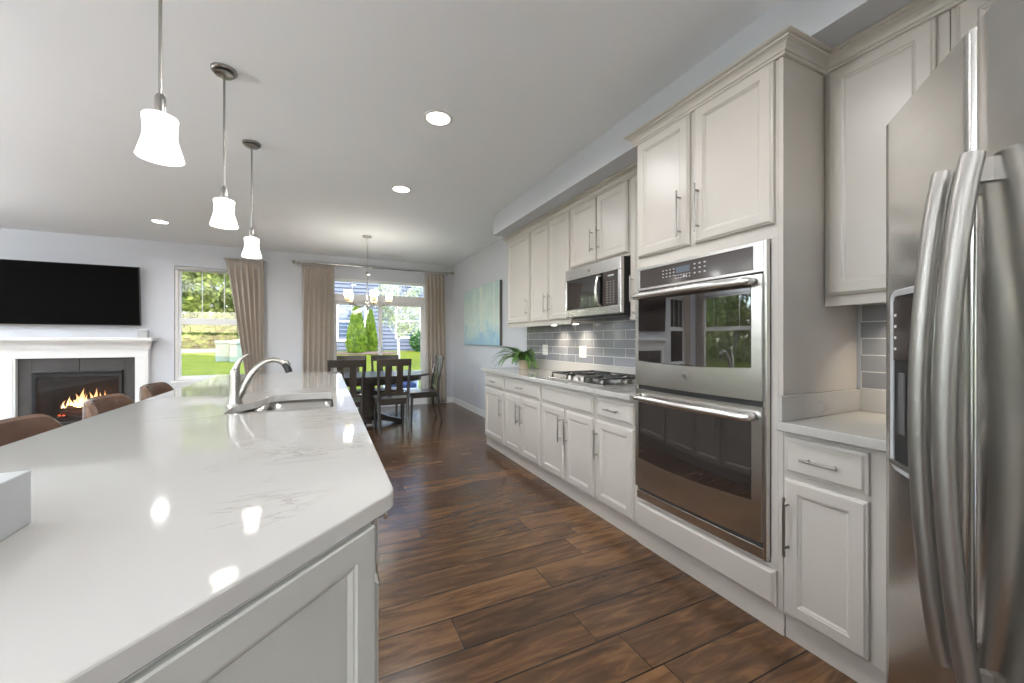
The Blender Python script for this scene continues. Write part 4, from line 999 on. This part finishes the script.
spots = [(.83, 5.76, 0, None), (.24, 5.76, 0, 'dark dining chair on the aisle side of the table, partly hidden by the island'),
         (.38, 6.70, PI, 'dark dining chair on the window side of the table, left one'), (.90, 6.70, PI, 'dark dining chair on the window side of the table, right one'),
         (1.36, 6.24, PI/2, 'dark dining chair seen from its side at the right end of the table')]
for x, y, r, lab in spots:
    o = proto if lab is None else copy_tree(proto)
    o.location = (x, y, 0); o.rotation_euler = (0, 0, r)
    if lab: o['label'] = lab

# ------------------------------------------------------------------ outside
def gz(x, y):
    pts = [(-99, -.16), (10.0, -.16), (11.2, .28), (16, .55), (19, .72), (22, .78), (200, .8)]
    if x < XL-1: 
        k = min(1, (XL-1-x)/8); return -.16+.7*k if y < 10 else max(-.16+.7*k, gz(0, y))
    for (a_, za), (b_, zb) in zip(pts, pts[1:]):
        if y <= b_: return za+(zb-za)*(y-a_)/(b_-a_)
xs = [-60, -40, -25, -18, -14.5, -11, -9, -7.3, -6.5, -4, -1, 2, 5, 9, 15, 30, 50]; ys = [-25, -10, 0, 7.8, 10.0, 10.4, 10.8, 11.2, 12.3, 14, 16, 17.5, 19, 22, 26, 40, 80]
vs = [(x, y, gz(x, y)) for y in ys for x in xs]; nx = len(xs)
ge = struct('lawn', MB().add(vs, [(j*nx+i, j*nx+i+1, (j+1)*nx+i+1, (j+1)*nx+i) for j in range(len(ys)-1) for i in range(nx-1)]), 'grass', smooth=True)
def strip(x0, x1, y0, y1, dz, n=8, ny=4):
    m = MB(); vs = []
    for j in range(ny+1):
        for i in range(n+1):
            x = x0+(x1-x0)*i/n; y = y0+(y1-y0)*j/ny; vs.append((x, y, gz(0, y)+dz))
    m.add(vs, [(j*(n+1)+i, j*(n+1)+i+1, (j+1)*(n+1)+i+1, (j+1)*(n+1)+i) for j in range(ny) for i in range(n)])
    return m
struct('patio', MB().box(-1.2, 3.6, YF+.16, 9.98, -.155, -.10), 'paver')
struct('path', strip(-.5, 9, 11.5, 12.1, .012), 'paver')
struct('road', MB().box(-30, -2.9, 20.2, 25.5, .70, .80), 'road')
# neighbouring house
hs = thing('neighbour_house', 'blue grey clapboard house across the lawn', 'house', (0, 20, .62))
cl = MB(); HX0, HX1 = -2.3, 5.6
for k in range(28):
    z = .02+k*.18; cl.extrude([(HX0, 0, z), (HX0, -.062, z), (HX0, -.006, z+.182), (HX0, 0, z+.182)], (HX1-HX0, 0, 0))
cl.box(HX0, HX1, 0, 6, -.1, 5.12)
obj('clapboard_wall', cl, 'siding', hs)
obj('corner_board', MB().box(HX1-.02, HX1+.04, -.05, .1, 0, 5.12).box(HX0-.04, HX0+.02, -.05, .1, 0, 5.12), 'white', hs)
rf = MB().extrude([(HX0-.4, -.5, 5.0), (HX0-.4, 6.5, 5.0), (HX0-.4, 3, 7.2)], (HX1-HX0+.8, 0, 0)); obj('roof', rf, 'roof', hs)
def hwin(xa, xb, za, zb):
    m = MB(); w_ = .11
    m.box(xa, xa+w_, -.08, -.02, za, zb).box(xb-w_, xb, -.08, -.02, za, zb).box(xa+w_, xb-w_, -.08, -.02, za, za+w_).box(xa+w_, xb-w_, -.08, -.02, zb-w_, zb).box(xa+w_, xb-w_, -.07, -.02, (za+zb)/2-.04, (za+zb)/2+.04)
    m.box((xa+xb)/2-.012, (xa+xb)/2+.012, -.055, -.04, (za+zb)/2+.04, zb-w_)
    f_ = obj('window_frame', m, 'white', hs)
    obj('window_pane', MB().box(xa+w_, xb-w_, -.045, -.035, za+w_, zb-w_), 'owin', f_)
hwin(.40, 1.75, .58, 2.45); hwin(3.05, 4.35, .70, 2.45)
def leaves(m, c, r, n, size, rr, shell=.5, cone=False):
    for _ in range(n):
        while True:
            v = Vector((rr.uniform(-1, 1), rr.uniform(-1, 1), rr.uniform(-1, 1)))
            if .05 < v.length < 1: break
        v = v.normalized()*(shell+(1-shell)*v.length)
        p = Vector((c[0]+v.x*r[0], c[1]+v.y*r[1], c[2]+v.z*r[2]))
        a_ = Vector((rr.gauss(0, 1), rr.gauss(0, 1), rr.gauss(0, 1))).normalized(); b_ = a_.cross(v+Vector((0, 0, .3))).normalized(); s_ = size*rr.uniform(.6, 1.3)
        a_ = b_.cross(a_).normalized()
        m.add([p-a_*s_*.5, p+b_*s_*.28, p+a_*s_*.5, p-b_*s_*.28], [(0, 1, 2, 3)])
def tree(label, x, y, h, crown, nblob, n, size, mat='leaf', name='leafy_tree', trunk_r=.14, z0=None, group=None, seed=0, low=.12):
    zg = gz(x, y) if z0 is None else z0; t = thing(name, label, 'tree', (x, y, zg-.02), 0, group); rr = random.Random(seed)
    m = MB(); br = MB().tube([(0, 0, 0), (.05, 0, h*.35), (-.05, .05, h*.8)], [trunk_r, trunk_r*.75, trunk_r*.3], 8)
    for k in range(nblob):
        a_ = rr.uniform(0, 2*PI); d_ = crown*rr.uniform(.15, .75); zz = h*(low+(1-low)*rr.random()); sc = crown*rr.uniform(.35, .55)
        d_ *= (1-.5*abs(zz/h-.5))
        c = (math.cos(a_)*d_, math.sin(a_)*d_, zz); leaves(m, c, (sc, sc, sc*.8), n, size, rr, .3)
        br.tube([(0, 0, min(zz*.7, h*.6)), (c[0]*.6, c[1]*.6, zz*.88), c], [trunk_r*.35, trunk_r*.2, .01], 5)
    obj('crown', m, mat, t); obj('trunk', br, 'bark', t, smooth='auto')
    return t
for i, (x, y) in enumerate(((-6.0, 28.0), (-10.9, 28.2), (-1.0, 30.5), (-15.8, 28.5), (-4.1, 36.0), (-8.9, 33.4), (-13.9, 34.6), (-18.9, 34.0))):
    tree('bright green leafy tree beyond the road, seen through the single window', x, y, 7.4, 2.5, 22, 520, .34, seed=20+i, group='leafy trees beyond the road', low=.04)
for i, (x, y) in enumerate(((-13, 1), (-13.5, 5.6), (-14, 10.5), (-16.5, 14.5))):
    tree('bright green tree outside the left wall, seen only as a reflection', x, y, 6.0, 2.6, 14, 330, .32, seed=40+i, group='trees outside the left wall', low=.06)
tree('tall background tree rising behind the neighbouring house on its right', 8.9, 24, 7.0, 2.6, 14, 350, .3, seed=60)
def arbor(x, y, h, r, label, seed):
    t = thing('conical_arborvitae', label, 'shrub', (x, y, gz(x, y)), 0, 'conical evergreens by the neighbouring house'); rr = random.Random(seed); m = MB()
    for k in range(5200):
        t_ = rr.random()**1.2; z = t_*h; rad = r*min(1, .72+t_*1.6)*(1-t_)**.62; a_ = rr.uniform(0, 2*PI); q = rad*(.72+.30*rr.random())
        p = Vector((math.cos(a_)*q, math.sin(a_)*q, z+.05)); up_ = Vector((math.cos(a_)*.35, math.sin(a_)*.35, 1)).normalized(); sd_ = Vector((rr.gauss(0, 1), rr.gauss(0, 1), .2)).normalized()
        s_ = .12*rr.uniform(.6, 1.3); m.add([p-sd_*s_*.28, p+up_*s_*.2, p+sd_*s_*.28, p+up_*s_], [(0, 1, 3, 2)] if False else [(0, 1, 2, 3)])
    obj('foliage', m, 'arb', t)
    obj('stem', MB().lathe([(.05, -.02), (r*.45, .12), (r*.62, h*.2), (r*.50, h*.42), (r*.32, h*.66), (r*.15, h*.85), (.02, h*.95)], seg=12), 'bush', t, smooth=True)
arbor(1.17, 18.0, 1.98, .47, 'larger conical evergreen, the left one of the pair outside the sliding door', 1); arbor(1.78, 18.6, 1.80, .33, 'smaller conical evergreen just behind and right of the larger one', 2)
tag(obj('round_bush', (lambda m: (leaves(m, (4.25, 18.9, gz(0, 18.9)+.50), (.72, .45, .58), 3600, .10, random.Random(9), .5), m)[1])(MB()), 'bush'), 'dark green round bush at the neighbouring house, right of the blossoming tree', 'bush')
mu_ = MB().lathe([(1, 0), (.85, .06), (.3, .10)], seg=30)
mu_.v = [(1.55+x*1.5, 18.35+y*.75, .66+z) for x, y, z in mu_.v]; struct('mulch_bed', mu_, 'mulch', smooth=True)
# blossoming tree
bt = thing('blossoming_tree', 'young pale-blossomed tree standing on the lawn before the grey house', 'tree', (2.09, 13.0, gz(0, 13)-.02)); rr = random.Random(5)
br = MB().tube([(0, 0, 0), (.01, 0, .5), (-.01, 0, .95), (.01, 0, 1.5), (0, 0, 2.6)], [.055, .046, .040, .028, .012], 9); lf = MB()
for k in range(30):
    a_ = rr.uniform(0, 2*PI); z = rr.uniform(.9, 2.2); L_ = rr.uniform(.45, 1.0); c = Vector((math.cos(a_)*L_*.8+.18, math.sin(a_)*L_*.6, z+rr.uniform(.15, .7)))
    br.tube([(0, 0, z-.05), (c.x*.5, c.y*.5, z+(c.z-z)*.35), c], [.016, .010, .004], 5)
    leaves(lf, c, (.26, .26, .20), 85, .085, rr, .2)
    leaves(lf, c*.6+Vector((0, 0, z*.4)), (.16, .16, .14), 30, .07, rr, .2)
obj('crown', lf, 'leafb', bt); obj('trunk', br, 'bark', bt, smooth='auto')
def bin_(x, y, rz, label):
    t = thing('utility_box', label, 'utility box', (x, y, gz(0, y)-.01), rz, 'green utility boxes on the lawn')
    obj('cabinet', MB().extrude([(-.2, -.2, 0), (.2, -.2, 0), (.19, -.19, .60), (-.19, -.19, .60)], (0, .4, 0)), 'bin', t, bevel=.02)
    obj('lid', MB().extrude([(-.22, -.22, .60), (-.22, .24, .60), (-.22, .24, .66), (-.22, 0, .70), (-.22, -.22, .66)], (.44, 0, 0)), 'bin', t, bevel=.015)
bin_(-3.10, 16.0, .2, 'lower pale green utility box on the lawn, left one'); b2 = bin_(-2.62, 15.7, -.1, 'taller pale green utility box on the lawn, right one')
# patio chair
pc = thing('patio_chair', 'white framed patio chair with navy cushions outside the glass door', 'patio chair', (1.52, 9.15, -.10), PI)
obj('frame', MB().box(-.34, -.30, -.3, .3, 0, .60).box(.30, .34, -.3, .3, 0, .60).box(-.30, .30, -.3, -.26, .22, .62).box(-.30, .30, .26, .30, .22, .30).box(-.3, .3, -.26, .26, .26, .29), 'white', pc, bevel=.006)
obj('seat_cushion', MB().box(-.29, .29, -.25, .29, .292, .40), 'bluecush', pc, bevel=.03); obj('back_cushion', MB().box(-.28, .28, -.255, -.13, .41, .66), 'bluecush', pc, bevel=.03)
